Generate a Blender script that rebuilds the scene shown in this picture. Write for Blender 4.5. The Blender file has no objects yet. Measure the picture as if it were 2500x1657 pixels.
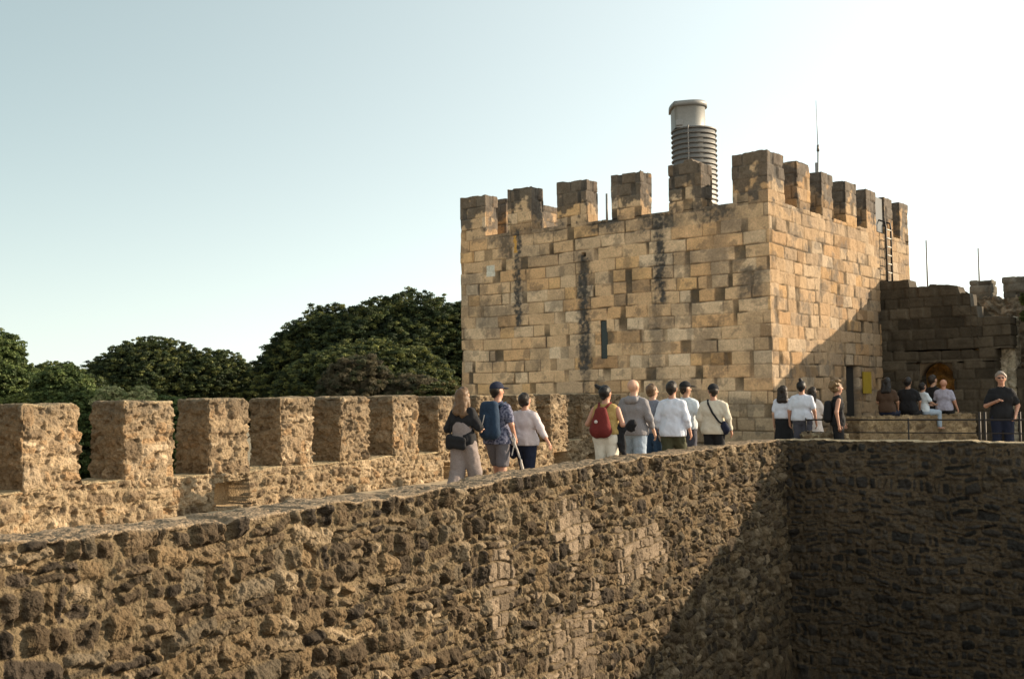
import bpy, math
import numpy as np
from mathutils import Matrix, Vector

C = bpy.context.scene
COL = C.collection

# ------------------------------------------------------------------ camera
FPX, PITCH, ROLL = 2647.6, 0.0523, 0.0131          # focal length in photo pixels (2500 wide)
cp, sp, cr, sr = math.cos(PITCH), math.sin(PITCH), math.cos(ROLL), math.sin(ROLL)
FW = np.array([0, cp, sp]); _up = np.array([0, -sp, cp]); _rt = np.array([1., 0, 0])
RT = cr * _rt - sr * _up; UP = sr * _rt + cr * _up
cam = bpy.data.cameras.new('camera'); camo = bpy.data.objects.new('camera', cam); COL.objects.link(camo)
cam.sensor_fit = 'HORIZONTAL'; cam.sensor_width = 36; cam.lens = FPX / 2500 * 36
cam.clip_start = 0.1; cam.clip_end = 5000
camo.matrix_world = Matrix(((RT[0], UP[0], -FW[0], 0), (RT[1], UP[1], -FW[1], 0), (RT[2], UP[2], -FW[2], 0), (0, 0, 0, 1)))
C.camera = camo
C.render.resolution_x = 1024; C.render.resolution_y = 678

# ------------------------------------------------------------------ light
SUN_AZ, SUN_EL = math.radians(10), math.radians(17.2)  # azimuth from +X towards +Y
w = bpy.data.worlds.new('World'); C.world = w; w.use_nodes = True
nt = w.node_tree; bg = nt.nodes['Background']
sky = nt.nodes.new('ShaderNodeTexSky'); sky.sky_type = 'NISHITA'; sky.sun_disc = False
sky.sun_elevation = SUN_EL; sky.sun_rotation = math.pi / 2 - SUN_AZ
sky.air_density = 1.0; sky.dust_density = 1.0; sky.ozone_density = 1.0
# bright summer haze of the air itself: whiter towards the horizon and towards the sun
def mnode(op, a, b=None, clamp=False):
    n = nt.nodes.new('ShaderNodeMath'); n.operation = op; n.use_clamp = clamp
    for i, v in enumerate((a, b)):
        if v is None: continue
        if isinstance(v, (int, float)): n.inputs[i].default_value = v
        else: nt.links.new(v, n.inputs[i])
    return n.outputs[0]
tcw = nt.nodes.new('ShaderNodeTexCoord'); sepw = nt.nodes.new('ShaderNodeSeparateXYZ'); nt.links.new(tcw.outputs['Generated'], sepw.inputs[0])
zc_ = mnode('MAXIMUM', sepw.outputs[2], 0.0)
hz0 = mnode('MULTIPLY', mnode('EXPONENT', mnode('MULTIPLY', zc_, -4.5)), 3.3)
dt = mnode('ADD', mnode('MULTIPLY', sepw.outputs[0], math.cos(SUN_AZ) * math.cos(SUN_EL)), mnode('ADD', mnode('MULTIPLY', sepw.outputs[1], math.sin(SUN_AZ) * math.cos(SUN_EL)), mnode('MULTIPLY', sepw.outputs[2], math.sin(SUN_EL))))
hf = mnode('ADD', mnode('MULTIPLY', dt, .5), .5, True)
hz = mnode('MULTIPLY', hz0, mnode('ADD', mnode('MULTIPLY', hf, .55), .45))
gl = mnode('MULTIPLY', mnode('POWER', hf, 3.0), 4.4)
hsum = mnode('ADD', hz, gl)
sc_ = nt.nodes.new('ShaderNodeVectorMath'); sc_.operation = 'SCALE'; sc_.inputs[0].default_value = (1.0, .985, .95); nt.links.new(hsum, sc_.inputs['Scale'])
ad_ = nt.nodes.new('ShaderNodeVectorMath'); ad_.operation = 'ADD'; tn_ = nt.nodes.new('ShaderNodeVectorMath'); tn_.operation = 'MULTIPLY'; tn_.inputs[1].default_value = (.17, .19, .155); nt.links.new(sky.outputs[0], tn_.inputs[0]); nt.links.new(tn_.outputs[0], ad_.inputs[0]); nt.links.new(sc_.outputs[0], ad_.inputs[1])
# added warm fill glow low in the sky behind the viewpoint, brightens shaded faces
bk_ = mnode('MULTIPLY', mnode('MULTIPLY', mnode('POWER', mnode('MAXIMUM', mnode('MULTIPLY', sepw.outputs[1], -1.0), 0.0), 1.3), mnode('EXPONENT', mnode('MULTIPLY', zc_, -2.6))), 6.2)
s2_ = nt.nodes.new('ShaderNodeVectorMath'); s2_.operation = 'SCALE'; s2_.inputs[0].default_value = (1.0, .82, .64); nt.links.new(bk_, s2_.inputs['Scale'])
a2_ = nt.nodes.new('ShaderNodeVectorMath'); a2_.operation = 'ADD'; nt.links.new(ad_.outputs[0], a2_.inputs[0]); nt.links.new(s2_.outputs[0], a2_.inputs[1])
a3_ = nt.nodes.new('ShaderNodeVectorMath'); a3_.operation = 'ADD'; nt.links.new(a2_.outputs[0], a3_.inputs[0]); a3_.inputs[1].default_value = (.58, .86, .92)   # even blue of the hazy air
nt.links.new(a3_.outputs[0], bg.inputs[0]); bg.inputs[1].default_value = 0.15
sl = bpy.data.lights.new('sun', 'SUN'); sl.energy = 5.0; sl.angle = math.radians(0.5); sl.color = (1.0, 0.80, 0.56)
so = bpy.data.objects.new('sun', sl); COL.objects.link(so)
sd = Vector((math.cos(SUN_AZ) * math.cos(SUN_EL), math.sin(SUN_AZ) * math.cos(SUN_EL), math.sin(SUN_EL)))
so.rotation_euler = sd.to_track_quat('Z', 'Y').to_euler(); so.location = (30, 5, 30)
C.view_settings.view_transform = 'Standard'; C.view_settings.look = 'None'
C.view_settings.exposure = 0.9; C.view_settings.gamma = 1.0
C.cycles.max_bounces = 6; C.cycles.diffuse_bounces = 3; C.cycles.transparent_max_bounces = 8

# ------------------------------------------------------------------ helpers
def ray(x, y): return FW + RT * (x - 1250) / FPX - UP * (y - 828.5) / FPX
def aty(x, y, Y): d = ray(x, y); return d * Y / d[1]
def atz(x, y, z): d = ray(x, y); return d * z / d[2]
def on_wall(x, y, O, D):
    d = ray(x, y); n = np.array([-D[1], D[0], 0]); P = d * ((O @ n) / (d @ n)); return float((P - O) @ D), float(P[2])
def V3(*a): return np.array(a, float)
def unit(v): v = np.array(v, float); return v / np.linalg.norm(v)
def sstep(a, b, x): t = np.clip((x - a) / (b - a), 0, 1); return t * t * (3 - 2 * t)
def mix(a, b, t): return a + (b - a) * t[..., None] if np.ndim(t) else a + (b - a) * t

def tag(o, label=None, cat=None, group=None, kind=None):
    if label: o['label'] = label
    if cat: o['category'] = cat
    if group: o['group'] = group
    if kind: o['kind'] = kind
    return o
def empty(name, loc, label, cat, group=None, rz=0):
    o = bpy.data.objects.new(name, None); COL.objects.link(o); o.location = tuple(loc); o.rotation_euler = (0, 0, rz)
    o.empty_display_size = .2
    return tag(o, label, cat, group)
def put(o, parent):
    """parent keeping the mesh where it is in the world"""
    if parent is not None:
        o.parent = parent
        m = Matrix.LocRotScale(parent.location, parent.rotation_euler, None)
        o.matrix_parent_inverse = m.inverted()
    return o
def link(name, me, mat, parent=None, local=False):
    o = bpy.data.objects.new(name, me); COL.objects.link(o)
    if mat: me.materials.append(mat)
    if parent is not None:
        if local: o.parent = parent
        else: put(o, parent)
    return o
def npmesh(name, verts, quads, cols=None, smooth=False, tris=None):
    me = bpy.data.meshes.new(name)
    verts = np.asarray(verts, np.float32); quads = np.asarray(quads, np.int32).reshape(-1, 4)
    nt3 = 0 if tris is None else len(tris)
    me.vertices.add(len(verts)); me.vertices.foreach_set('co', verts.ravel())
    nl = len(quads) * 4 + nt3 * 3
    me.loops.add(nl); me.polygons.add(len(quads) + nt3)
    li = quads.ravel()
    st = np.arange(len(quads)) * 4
    if nt3:
        tris = np.asarray(tris, np.int32); li = np.concatenate([li, tris.ravel()])
        st = np.concatenate([st, len(quads) * 4 + np.arange(nt3) * 3])
    me.loops.foreach_set('vertex_index', li.astype(np.int32)); me.polygons.foreach_set('loop_start', st.astype(np.int32))
    if cols is not None:
        a = me.color_attributes.new('tint', 'FLOAT_COLOR', 'POINT')
        c4 = np.ones((len(verts), 4), np.float32); c4[:, :3] = cols; a.data.foreach_set('color', c4.ravel())
    me.update(calc_edges=True); me.validate()
    if smooth: me.polygons.foreach_set('use_smooth', np.ones(len(me.polygons), bool))
    return me

# ------------------------------------------------------------------ numpy noise
def H(ix, iy, iz, s=0):
    h = (ix.astype(np.int64) * 374761393 + iy.astype(np.int64) * 668265263 + iz.astype(np.int64) * 1274126177 + s * 951274213) & 0xffffffff
    h = ((h ^ (h >> 13)) * 1103515245) & 0xffffffff; h = ((h ^ (h >> 15)) * 2246822519) & 0xffffffff
    h = h ^ (h >> 16)
    return (h & 0xffffff) / 16777216.0
def noise(P, s=0):
    f = np.floor(P); t = P - f; t = t * t * (3 - 2 * t); i = f.astype(np.int64); r = 0
    for a in (0, 1):
        wa = t[..., 0] if a else 1 - t[..., 0]
        for b in (0, 1):
            wb = t[..., 1] if b else 1 - t[..., 1]
            for c in (0, 1):
                wc = t[..., 2] if c else 1 - t[..., 2]
                r = r + wa * wb * wc * H(i[..., 0] + a, i[..., 1] + b, i[..., 2] + c, s)
    return r
def fbm(P, o=4, s=0, g=.55):
    r = 0; a = 1; n = 0
    for k in range(o):
        r = r + a * noise(P * (2.03 ** k) + 13.7 * k, s + k); n += a; a *= g
    return r / n
def voro(P, s=0, jit=.85, jz=None):
    jz = jit if jz is None else jz
    f = np.floor(P).astype(np.int64)
    F1 = np.full(P.shape[:-1], 9.); F2 = F1.copy(); ID = np.zeros(P.shape[:-1]); DX = np.zeros(P.shape)
    for a in (-1, 0, 1):
        for b in (-1, 0, 1):
            for c in (-1, 0, 1):
                x, y, z = f[..., 0] + a, f[..., 1] + b, f[..., 2] + c
                px = x + .5 + (H(x, y, z, s) - .5) * jit; py = y + .5 + (H(x, y, z, s + 1) - .5) * jit; pz = z + .5 + (H(x, y, z, s + 2) - .5) * jz
                d = np.sqrt((P[..., 0] - px) ** 2 + (P[..., 1] - py) ** 2 + (P[..., 2] - pz) ** 2)
                hid = H(x, y, z, s + 3)
                new = d < F1
                F2 = np.where(new, F1, np.minimum(F2, d)); ID = np.where(new, hid, ID); F1 = np.where(new, d, F1)
                DX = np.where(new[..., None], P - np.stack([px, py, pz], -1), DX)
    return F1, F2, ID, DX
def h1(v, s): v = np.asarray(v); return H(np.floor(v * 9973).astype(np.int64), np.zeros_like(v, dtype=np.int64), np.zeros_like(v, dtype=np.int64), s)

# ------------------------------------------------------------------ materials
def new_mat(name):
    m = bpy.data.materials.new(name); m.use_nodes = True; return m, m.node_tree, m.node_tree.nodes['Principled BSDF']
def stone_mat(name, bump=.6, scale=30, lo=.7, hi=1.25, bd=.012):
    m, t, b = new_mat(name); N = t.nodes; L = t.links
    at = N.new('ShaderNodeAttribute'); at.attribute_name = 'tint'
    tc = N.new('ShaderNodeTexCoord')
    n1 = N.new('ShaderNodeTexNoise'); n1.inputs['Scale'].default_value = scale; n1.inputs['Detail'].default_value = 8; n1.inputs['Roughness'].default_value = .7
    L.new(tc.outputs['Object'], n1.inputs['Vector'])
    mr = N.new('ShaderNodeMapRange'); mr.inputs[1].default_value = .3; mr.inputs[2].default_value = .7; mr.inputs[3].default_value = lo; mr.inputs[4].default_value = hi
    L.new(n1.outputs[0], mr.inputs[0])
    mu = N.new('ShaderNodeVectorMath'); mu.operation = 'SCALE'
    L.new(at.outputs['Color'], mu.inputs[0]); L.new(mr.outputs[0], mu.inputs['Scale']); L.new(mu.outputs[0], b.inputs['Base Color'])
    n2 = N.new('ShaderNodeTexNoise'); n2.inputs['Scale'].default_value = scale * 1.7; n2.inputs['Detail'].default_value = 6
    L.new(tc.outputs['Object'], n2.inputs['Vector'])
    bp = N.new('ShaderNodeBump'); bp.inputs['Strength'].default_value = bump; bp.inputs['Distance'].default_value = bd
    L.new(n2.outputs[0], bp.inputs['Height']); L.new(bp.outputs[0], b.inputs['Normal'])
    b.inputs['Roughness'].default_value = .93; b.inputs['Specular IOR Level'].default_value = .15
    return m
M_RUB = stone_mat('dark_rubble_stone', 1.0, 26, .62, 1.35, .03)
M_ASH = stone_mat('ashlar_limestone', .5, 22, .72, 1.22)
M_GND = stone_mat('ground_stone', .5, 6)

def plain(name, rgb, rough=.8, metal=0, var=.25, scale=40, bump=.2, col2=None, bd=.004, trans=0):
    m, t, b = new_mat(name); N = t.nodes; L = t.links
    tc = N.new('ShaderNodeTexCoord'); n1 = N.new('ShaderNodeTexNoise'); n1.inputs['Scale'].default_value = scale; n1.inputs['Detail'].default_value = 5
    L.new(tc.outputs['Object'], n1.inputs['Vector'])
    r = N.new('ShaderNodeValToRGB'); e = r.color_ramp.elements; e[0].position = .35; e[1].position = .65
    c2 = col2 or tuple(min(1, c * (1 + var)) for c in rgb)
    e[0].color = tuple(c * (1 - var) for c in rgb) + (1,) if not col2 else tuple(rgb) + (1,); e[1].color = tuple(c2) + (1,)
    L.new(n1.outputs[0], r.inputs[0]); L.new(r.outputs[0], b.inputs['Base Color'])
    bp = N.new('ShaderNodeBump'); bp.inputs['Strength'].default_value = bump; bp.inputs['Distance'].default_value = bd
    L.new(n1.outputs[0], bp.inputs['Height']); L.new(bp.outputs[0], b.inputs['Normal'])
    b.inputs['Roughness'].default_value = rough; b.inputs['Metallic'].default_value = metal; b.inputs['Specular IOR Level'].default_value = .3
    return m

# ------------------------------------------------------------------ stone surface functions: (P local, a = course coordinate, N) -> displacement, colour
def rubble_fn(seed, cell=(.2, .2, .14), amp=.055, rough=.035, pal=None, mortar=(.22, .172, .108), blocks=None, cope=None, pale=.96, pit=9., small=.40, tilt=.22, cvar=.3):
    pal = np.array(pal if pal is not None else [(.13, .094, .06), (.165, .122, .078), (.085, .062, .042), (.23, .178, .12), (.11, .078, .05), (.19, .13, .075), (.07, .053, .038), (.15, .12, .085)])
    cell = np.array(cell); mortar = np.array(mortar)
    def fn(P, N, a):
        Q = P + (np.stack([noise(P * 3.1, seed + 20), noise(P * 3.1, seed + 21), noise(P * 2.3, seed + 22)], -1) - .5) * .13
        Q = Q + (np.stack([noise(P * 11, seed + 23), noise(P * 11, seed + 24), noise(P * 11, seed + 25)], -1) - .5) * .035
        F1, F2, ID, DX = voro(Q / cell, seed, .85, .5)
        f1, f2, id2, dx = voro(Q / (cell * .5), seed + 7)
        sm = (noise(P * 1.9, seed + 30) < small)
        F1, F2, ID = np.where(sm, f1, F1), np.where(sm, f2, F2), np.where(sm, id2, ID); DX = np.where(sm[..., None], dx * .5, DX)
        big = noise(P * 1.3, seed + 31)
        gap = F2 - F1; e = sstep(.04, .24, gap)
        dome = np.sqrt(np.clip(1 - (F1 / .95) ** 2, 0, 1))
        prom = .2 + 1.1 * ID ** 1.3
        tl = (DX * cell * np.stack([h1(ID, 11) - .5, 0 * ID, h1(ID, 13) - .5], -1)).sum(-1) * 2.2
        sc = np.where(sm, .7, 1.)
        d = amp * sc * (e * (.62 + .38 * dome) * prom - .42) + tl * tilt * e + amp * .5 * (big - .5)
        r1 = fbm(P * pit, 3, seed + 40, .65); r2 = fbm(P * pit * 3.3, 3, seed + 50, .7); r3 = noise(P * pit * 1.9, seed + 55)
        ridg = np.abs(r1 - .5) * 2
        cv = np.abs(fbm(P * 6.5, 2, seed + 57) - .5) * 2; cw2 = np.abs(fbm(P * 17, 2, seed + 58) - .5) * 2
        d = d + rough * (2.0 * (r2 - .5) - 1.2 * sstep(.52, .70, r1) + .5 * ridg - 1.0 * sstep(.70, .86, r3) - .40 * (1 - sstep(0, .10, cv)) - .40 * (1 - sstep(0, .16, cw2)))
        k = np.floor(ID * 997).astype(int) % len(pal)
        c = pal[k] * (1 - cvar + 2 * cvar * h1(ID, 5))[..., None]
        c = mix(mortar * (.75 + .5 * noise(P * 9, seed + 8))[..., None], c, sstep(.02, .14, gap + .10 * (noise(P * 20, seed + 9) - .5)))
        pale_ = (h1(ID, 9) > pale)
        c = np.where(pale_[..., None], pal.max(0) * 1.55, c)
        c = c * (.66 + .68 * fbm(P * 2.2, 4, seed + 60))[..., None]
        if cope is not None:
            up = sstep(.3, .8, N[..., 2]); d = d * (1 - .72 * up) + up * (.03 * (fbm(P * 5, 3, seed + 65) - .3) - .02 * sstep(.55, .68, fbm(P * 11, 3, seed + 67))); c = mix(c, np.array(cope) * (.45 + 1.05 * fbm(P * 8, 4, seed + 66, .7))[..., None], up * .88)
        if blocks is not None:
            m = blocks(P)
            if np.any(m > 0):
                db, cb = blk(P, N, a)
                d = d * (1 - m) + db * m; c = mix(c, cb, m)
        return d, c
    def blk(P, N, a):
        h = .235; zz = P[..., 2] / h + .9 * noise(P * .8, seed + 70); row = np.floor(zz); fz = zz - row
        k = P[..., 0] / .46 + H(row.astype(int), row.astype(int) * 0, row.astype(int) * 0, seed) * 7; kf = np.floor(k)
        z0 = np.zeros_like(row, dtype=int); ri = row.astype(int)
        j = lambda q: (H(q.astype(int), ri, z0, seed + 2) - .5) * .6
        i = np.where(k < kf + j(kf), kf - 1, kf); l = k - (i + j(i)); r = (i + 1 + j(i + 1)) - k
        e = np.minimum(np.minimum(l, r) * .46, np.minimum(fz, 1 - fz) * h) - .02 * noise(P * 6, seed + 71)
        hid = H(i.astype(int), ri, z0, seed + 3); m = sstep(.004, .022, e)
        d = .05 * m * (.2 + .8 * hid) - .02 + .03 * (fbm(P * 12, 3, seed + 4) - .5) - .02 * sstep(.55, .7, fbm(P * 8, 3, seed + 5))
        cb = mix(np.array([.15, .115, .075]), np.array([.225, .178, .122]) * (.55 + .75 * hid)[..., None] * (.7 + .6 * fbm(P * 5, 3, seed + 6))[..., None], m)
        return d, cb
    return fn

def coursed_fn(seed, h=.2, wd=.26, amp=.07, rough=.03, pal=(), mortar=(.2, .15, .1), cope=None, blocks=None, gap=.012, cvar=.3, mort_lift=.35, pit=8., missing=.975, tilt=.22):
    """irregular stones laid in wavy rows: every stone is a rounded block with its own size, prominence and tilt"""
    pal = np.array(pal); mortar = np.array(mortar)
    def fn(P, N, a):
        x0 = np.zeros_like(a); z = P[..., 2]
        A2 = np.stack([a, x0, z], -1)
        zz = z / h + .9 * (noise(A2 * np.array([.8, 1, .5]), seed) - .5) + .55 * (noise(A2 * 2.6, seed + 1) - .5) + .16 * (noise(A2 * 9, seed + 2) - .5)
        i0 = x0.astype(int)
        kz = np.floor(zz); jz = lambda r: (H(r.astype(int), i0, i0, seed + 3) - .5) * .5
        r = np.where(zz < kz + jz(kz), kz - 1, kz); rb, rt = r + jz(r), r + 1 + jz(r + 1); ri = r.astype(int)
        w = wd * (.65 + .9 * H(ri, i0, i0, seed + 4))
        k = (a + .05 * (noise(A2 * 5, seed + 5) - .5)) / w + 17 * H(ri, i0, i0, seed + 6); kf = np.floor(k); j = lambda q: (H(q.astype(int), ri, i0, seed + 7) - .5) * .75
        c = np.where(k < kf + j(kf), kf - 1, kf); cl, crr = c + j(c), c + 1 + j(c + 1); ci = c.astype(int)
        hid = H(ci, ri, i0, seed + 8)
        # some stones are really two or four smaller ones
        fz = (zz - rb) / (rt - rb); fx = (k - cl) / (crr - cl); s1 = .36 + .28 * H(ci, ri, i0, seed + 9); s2 = .36 + .28 * H(ci, ri, i0, seed + 10)
        spz = hid < .42; spx = ((hid > .30) & (hid < .42)) | (hid > .86)
        subz = np.where(spz, (fz > s1).astype(int), 0); subx = np.where(spx, (fx > s2).astype(int), 0)
        z0 = np.where(spz, np.where(subz == 1, s1, 0), 0); z1 = np.where(spz, np.where(subz == 1, 1, s1), 1)
        xx0 = np.where(spx, np.where(subx == 1, s2, 0), 0); xx1 = np.where(spx, np.where(subx == 1, 1, s2), 1)
        hz_ = (z1 - z0) * (rt - rb) * h / 2; hx_ = (xx1 - xx0) * (crr - cl) * w / 2
        lz = (fz - (z0 + z1) / 2) * (rt - rb) * h; lx = (fx - (xx0 + xx1) / 2) * (crr - cl) * w
        ID = H(ci * 2 + subx, ri * 2 + subz, i0, seed + 11); I2 = H(ci * 2 + subx, ri * 2 + subz, i0, seed + 12); I3 = H(ci * 2 + subx, ri * 2 + subz, i0, seed + 13)
        ang = (I2 - .5) * .5; lx2, lz2 = lx * np.cos(ang) - lz * np.sin(ang), lx * np.sin(ang) + lz * np.cos(ang)
        rr = np.minimum(hx_, hz_) * (.35 + .5 * I3)
        qx = np.abs(lx2) - (hx_ - rr - gap * .4); qz = np.abs(lz2) - (hz_ - rr - gap * .4)
        e = rr - (np.sqrt(np.maximum(qx, 0) ** 2 + np.maximum(qz, 0) ** 2) + np.minimum(np.maximum(qx, qz), 0))
        r1 = fbm(P * pit, 3, seed + 40, .6); r2 = fbm(P * pit * 3.4, 3, seed + 50, .7); r3 = fbm(P * pit * 1.7, 2, seed + 55)
        e = e + .030 * (r1 - .5) + .016 * (r2 - .5) - gap * .3
        m = sstep(-.002, .018, e); pil = sstep(0, .075, e)
        d = amp * (.5 * m + .5 * pil) * (.25 + .95 * ID) + m * tilt * (lx * (I2 - .5) * 1.6 + lz * (I3 - .5) * 2.2)
        d = d + (1 - m) * amp * mort_lift * (noise(P * 6, seed + 14) * .9 - .1)
        d = d - m * (I2 > missing) * amp * 1.3 - amp * .42
        pits = sstep(.57, .70, r3) * (.4 + .9 * I3)
        d = d + rough * (.9 * (r1 - .5) + 1.5 * (r2 - .5) - 1.1 * pits) + .02 * (noise(P * .9, seed + 15) - .5)
        ci_ = np.floor(I3 * 997).astype(int) % len(pal)
        col = pal[ci_] * (1 - cvar + 2 * cvar * I2)[..., None] * (.72 + .56 * fbm(P * 11, 3, seed + 16))[..., None]
        mc = mortar * (.7 + .6 * fbm(P * 6, 3, seed + 17))[..., None]
        cc = mix(mc, col, sstep(-.004, .008, e))
        cc = cc * (.72 + .56 * fbm(P * .9, 3, seed + 18))[..., None]
        if cope is not None:
            up = sstep(.3, .8, N[..., 2]); d = d * (1 - .8 * up) + up * (.022 * (fbm(P * 5, 3, seed + 65) - .3) - .018 * sstep(.55, .68, fbm(P * 11, 3, seed + 67))); cc = mix(cc, np.array(cope) * (.5 + 1.0 * fbm(P * 8, 4, seed + 66, .7))[..., None], up * .88)
        if blocks is not None:
            mk = blocks(P)
            if np.any(mk > 0):
                # squared paler stones: crisper, flatter, same bond
                q2 = np.minimum(hx_ - np.abs(lx), hz_ - np.abs(lz)) - .006 + .006 * (r2 - .5); m2 = sstep(-.002, .012, q2)
                db = amp * .75 * m2 * (.35 + .65 * ID) - amp * .35 + .35 * rough * (r2 - .5) - .5 * rough * sstep(.6, .7, r3)
                cb = mix(mc, np.array([.18, .137, .096]) * (.6 + .7 * I2)[..., None] * (.8 + .4 * fbm(P * 9, 3, seed + 19))[..., None], m2)
                mk = sstep(.35, .55, mk + .25 * (I3 - .5)); d = d * (1 - mk) + db * mk; cc = mix(cc, cb, mk)
        return d, cc
    return fn
STAINS = [(2.20, .10, 2.0, 4.75, 1.), (4.50, .15, .6, 3.85, 1.), (4.55, .11, -.4, .6, .7), (6.93, .13, 2.3, 4.8, 1.), (6.78, .13, .3, 2.4, .6), (8.6, .22, 2.6, 4.2, .45), (9.5, .25, 2.3, 3.1, .8),
          (.25, .3, 2.4, 3.6, .5), (1.75, .16, 4.0, 4.8, .8), (5.2, .5, 4.45, 4.85, .9), (6.9, .55, 4.3, 4.85, .9), (8.5, .55, 4.35, 4.9, .9), (3.2, .5, 4.5, 4.85, .7), (1.6, .4, 4.5, 4.85, .7), (.15, .15, .3, 1.4, .4), (.9, .25, 2.0, 2.9, .6), (1.55, .3, 1.9, 2.6, .5), (3.0, .2, .9, 1.5, .4), (7.6, .3, 3.2, 3.7, .5), (6.0, .25, 1.3, 1.75, .45), (8.3, .3, .9, 1.5, .4), (1.2, .18, .8, 1.3, .4), (5.9, .3, 2.9, 3.4, .35), (2.6, .3, 3.9, 4.3, .35), (9.0, .35, 4.0, 4.5, .45), (9.75, .3, .2, 2.0, .35), (3.7, .3, 2.5, 2.9, .3)]
def tower_fn(seed=3, lichen=0.0):
    pal = np.array([(.60, .42, .235), (.62, .45, .265), (.57, .39, .21), (.62, .38, .165), (.64, .40, .16), (.65, .52, .35), (.42, .32, .21), (.60, .44, .26), (.56, .41, .245), (.63, .49, .32), (.60, .385, .19), (.59, .42, .24), (.61, .44, .25), (.66, .56, .41), (.48, .37, .24)])
    def fn(P, N, a):
        side = a > 25
        h = .33; x0 = np.zeros_like(a)
        zz = (P[..., 2] + 1.6) / h + .16 * (noise(np.stack([a * .9, x0, P[..., 2] * .4], -1), seed + 1) - .5)
        row = np.floor(zz); ri = row.astype(int); z0 = np.zeros_like(ri); fz = zz - row
        wd = .58 + .26 * H(ri, z0, z0, seed + 2)
        k = a / wd + H(ri, z0, z0, seed + 3) * 7; kf = np.floor(k)
        j = lambda q: (H(q.astype(int), ri, z0, seed + 4) - .5) * .84
        i = np.where(k < kf + j(kf), kf - 1, kf); l = k - (i + j(i)); r = (i + 1 + j(i + 1)) - k
        hid = H(i.astype(int), ri, z0, seed + 5); h2 = H(i.astype(int), ri, z0, seed + 6)
        e = np.minimum(np.minimum(l, r) * wd, np.minimum(fz, 1 - fz) * h)
        wn = noise(P * 2.5, seed + 7); jw = .002 + .032 * wn ** 3; e = e + .006 * (noise(P * 14, seed + 19) - .5)
        m = sstep(jw * .3, jw + .008, e)
        d = -.028 * (1 - m) * (.5 + wn) + (h2 - .5) * .016 + .012 * (fbm(P * 9, 3, seed + 8) - .5)
        er = sstep(.60, .74, fbm(P * 1.7, 3, seed + 9)); d = d - er * .025 * fbm(P * 14, 3, seed + 10)
        Pv = np.stack([a * 9, x0, P[..., 2] * 3.2], -1)
        d = d + np.where(side, .024 * (fbm(Pv, 3, seed + 11) - .5) + .03 * (fbm(P * 8, 3, seed + 17) - .5), 0)
        c = pal[np.floor(hid * 997).astype(int) % len(pal)] * (.90 + .2 * h2)[..., None]
        c = np.array([.61, .455, .285]) + .60 * (c - np.array([.60, .435, .25]))
        c = c * np.array([1.08, .99, .93])
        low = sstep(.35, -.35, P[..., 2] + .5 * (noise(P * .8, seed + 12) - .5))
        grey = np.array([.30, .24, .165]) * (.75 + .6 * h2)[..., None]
        c = mix(c, grey, np.where(side, .25, .8) * low)  # shade of the lower front put into the colour as greyer, dirtier stone
        c = mix(c, np.array([.13, .095, .06]), (1 - m) * np.clip(.1 + 1.1 * wn, 0, 1))
        c = np.where(side[..., None], c * np.array([.44, .45, .46]), c)  # light balance put into colour: sunlit side face darker than the shaded front
        c = c * (.80 + .40 * fbm(P * 5, 4, seed + 13))[..., None] * (.85 + .3 * fbm(P * .9, 3, seed + 18))[..., None]
        c = np.where(((h2 > .91) & (noise(P * .7, seed + 27) > .45))[..., None], c * np.array([.66, .63, .60]), c)
        ln = fbm(P * 3.2, 4, seed + 14, .65)
        dk = np.array([.055, .050, .045])
        s = np.zeros_like(a)
        wob = (fbm(P * 5, 3, seed + 15) - .5) + .9 * (fbm(P * 17, 2, seed + 21) - .5); spk = sstep(.30, .55, fbm(P * 13, 3, seed + 22, .7) + .25 * (h2 - .4))
        for (u, hw, za, zb, st) in STAINS:
            mu = sstep(hw * 2.1, hw * .6, np.abs(a - u + wob * .22)) * sstep(za - .12, za + .15, P[..., 2] + wob * .3) * sstep(zb + .1, zb - .05, P[..., 2] + wob * .2)
            s = np.maximum(s, mu * st * sstep(.26, .46, ln + .12) * (.62 + .38 * spk))
        s = np.where(side, .0, s)
        s = np.maximum(s, .85 * sstep(.56, .66, ln + .02 * np.sin(a * 3)) * np.where(side, .55, .5))
        if lichen: s = np.maximum(s, sstep(.58 - lichen * sstep(4.7, 5.8, P[..., 2]) * .38, .72 - lichen * sstep(4.7, 5.8, P[..., 2]) * .38, ln) * .85)
        c = mix(c, dk * (.8 + 1.2 * fbm(P * 12, 2, seed + 16))[..., None], s)
        # rust streak and one replaced white block on the front, a drain hole
        rs = (np.abs(a - 2.10 + wob * .1) < .055) & (P[..., 2] > 4.15) & (P[..., 2] < 4.66) & ~side
        c = np.where(rs[..., None], np.array([.62, .34, .09]), c)
        wb = (np.abs(a - 1.18) < .15) & (np.abs(P[..., 2] - 3.70) < .165) & ~side
        c = np.where(wb[..., None], np.array([.66, .62, .52]), c)
        return d, c
    return fn
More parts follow.
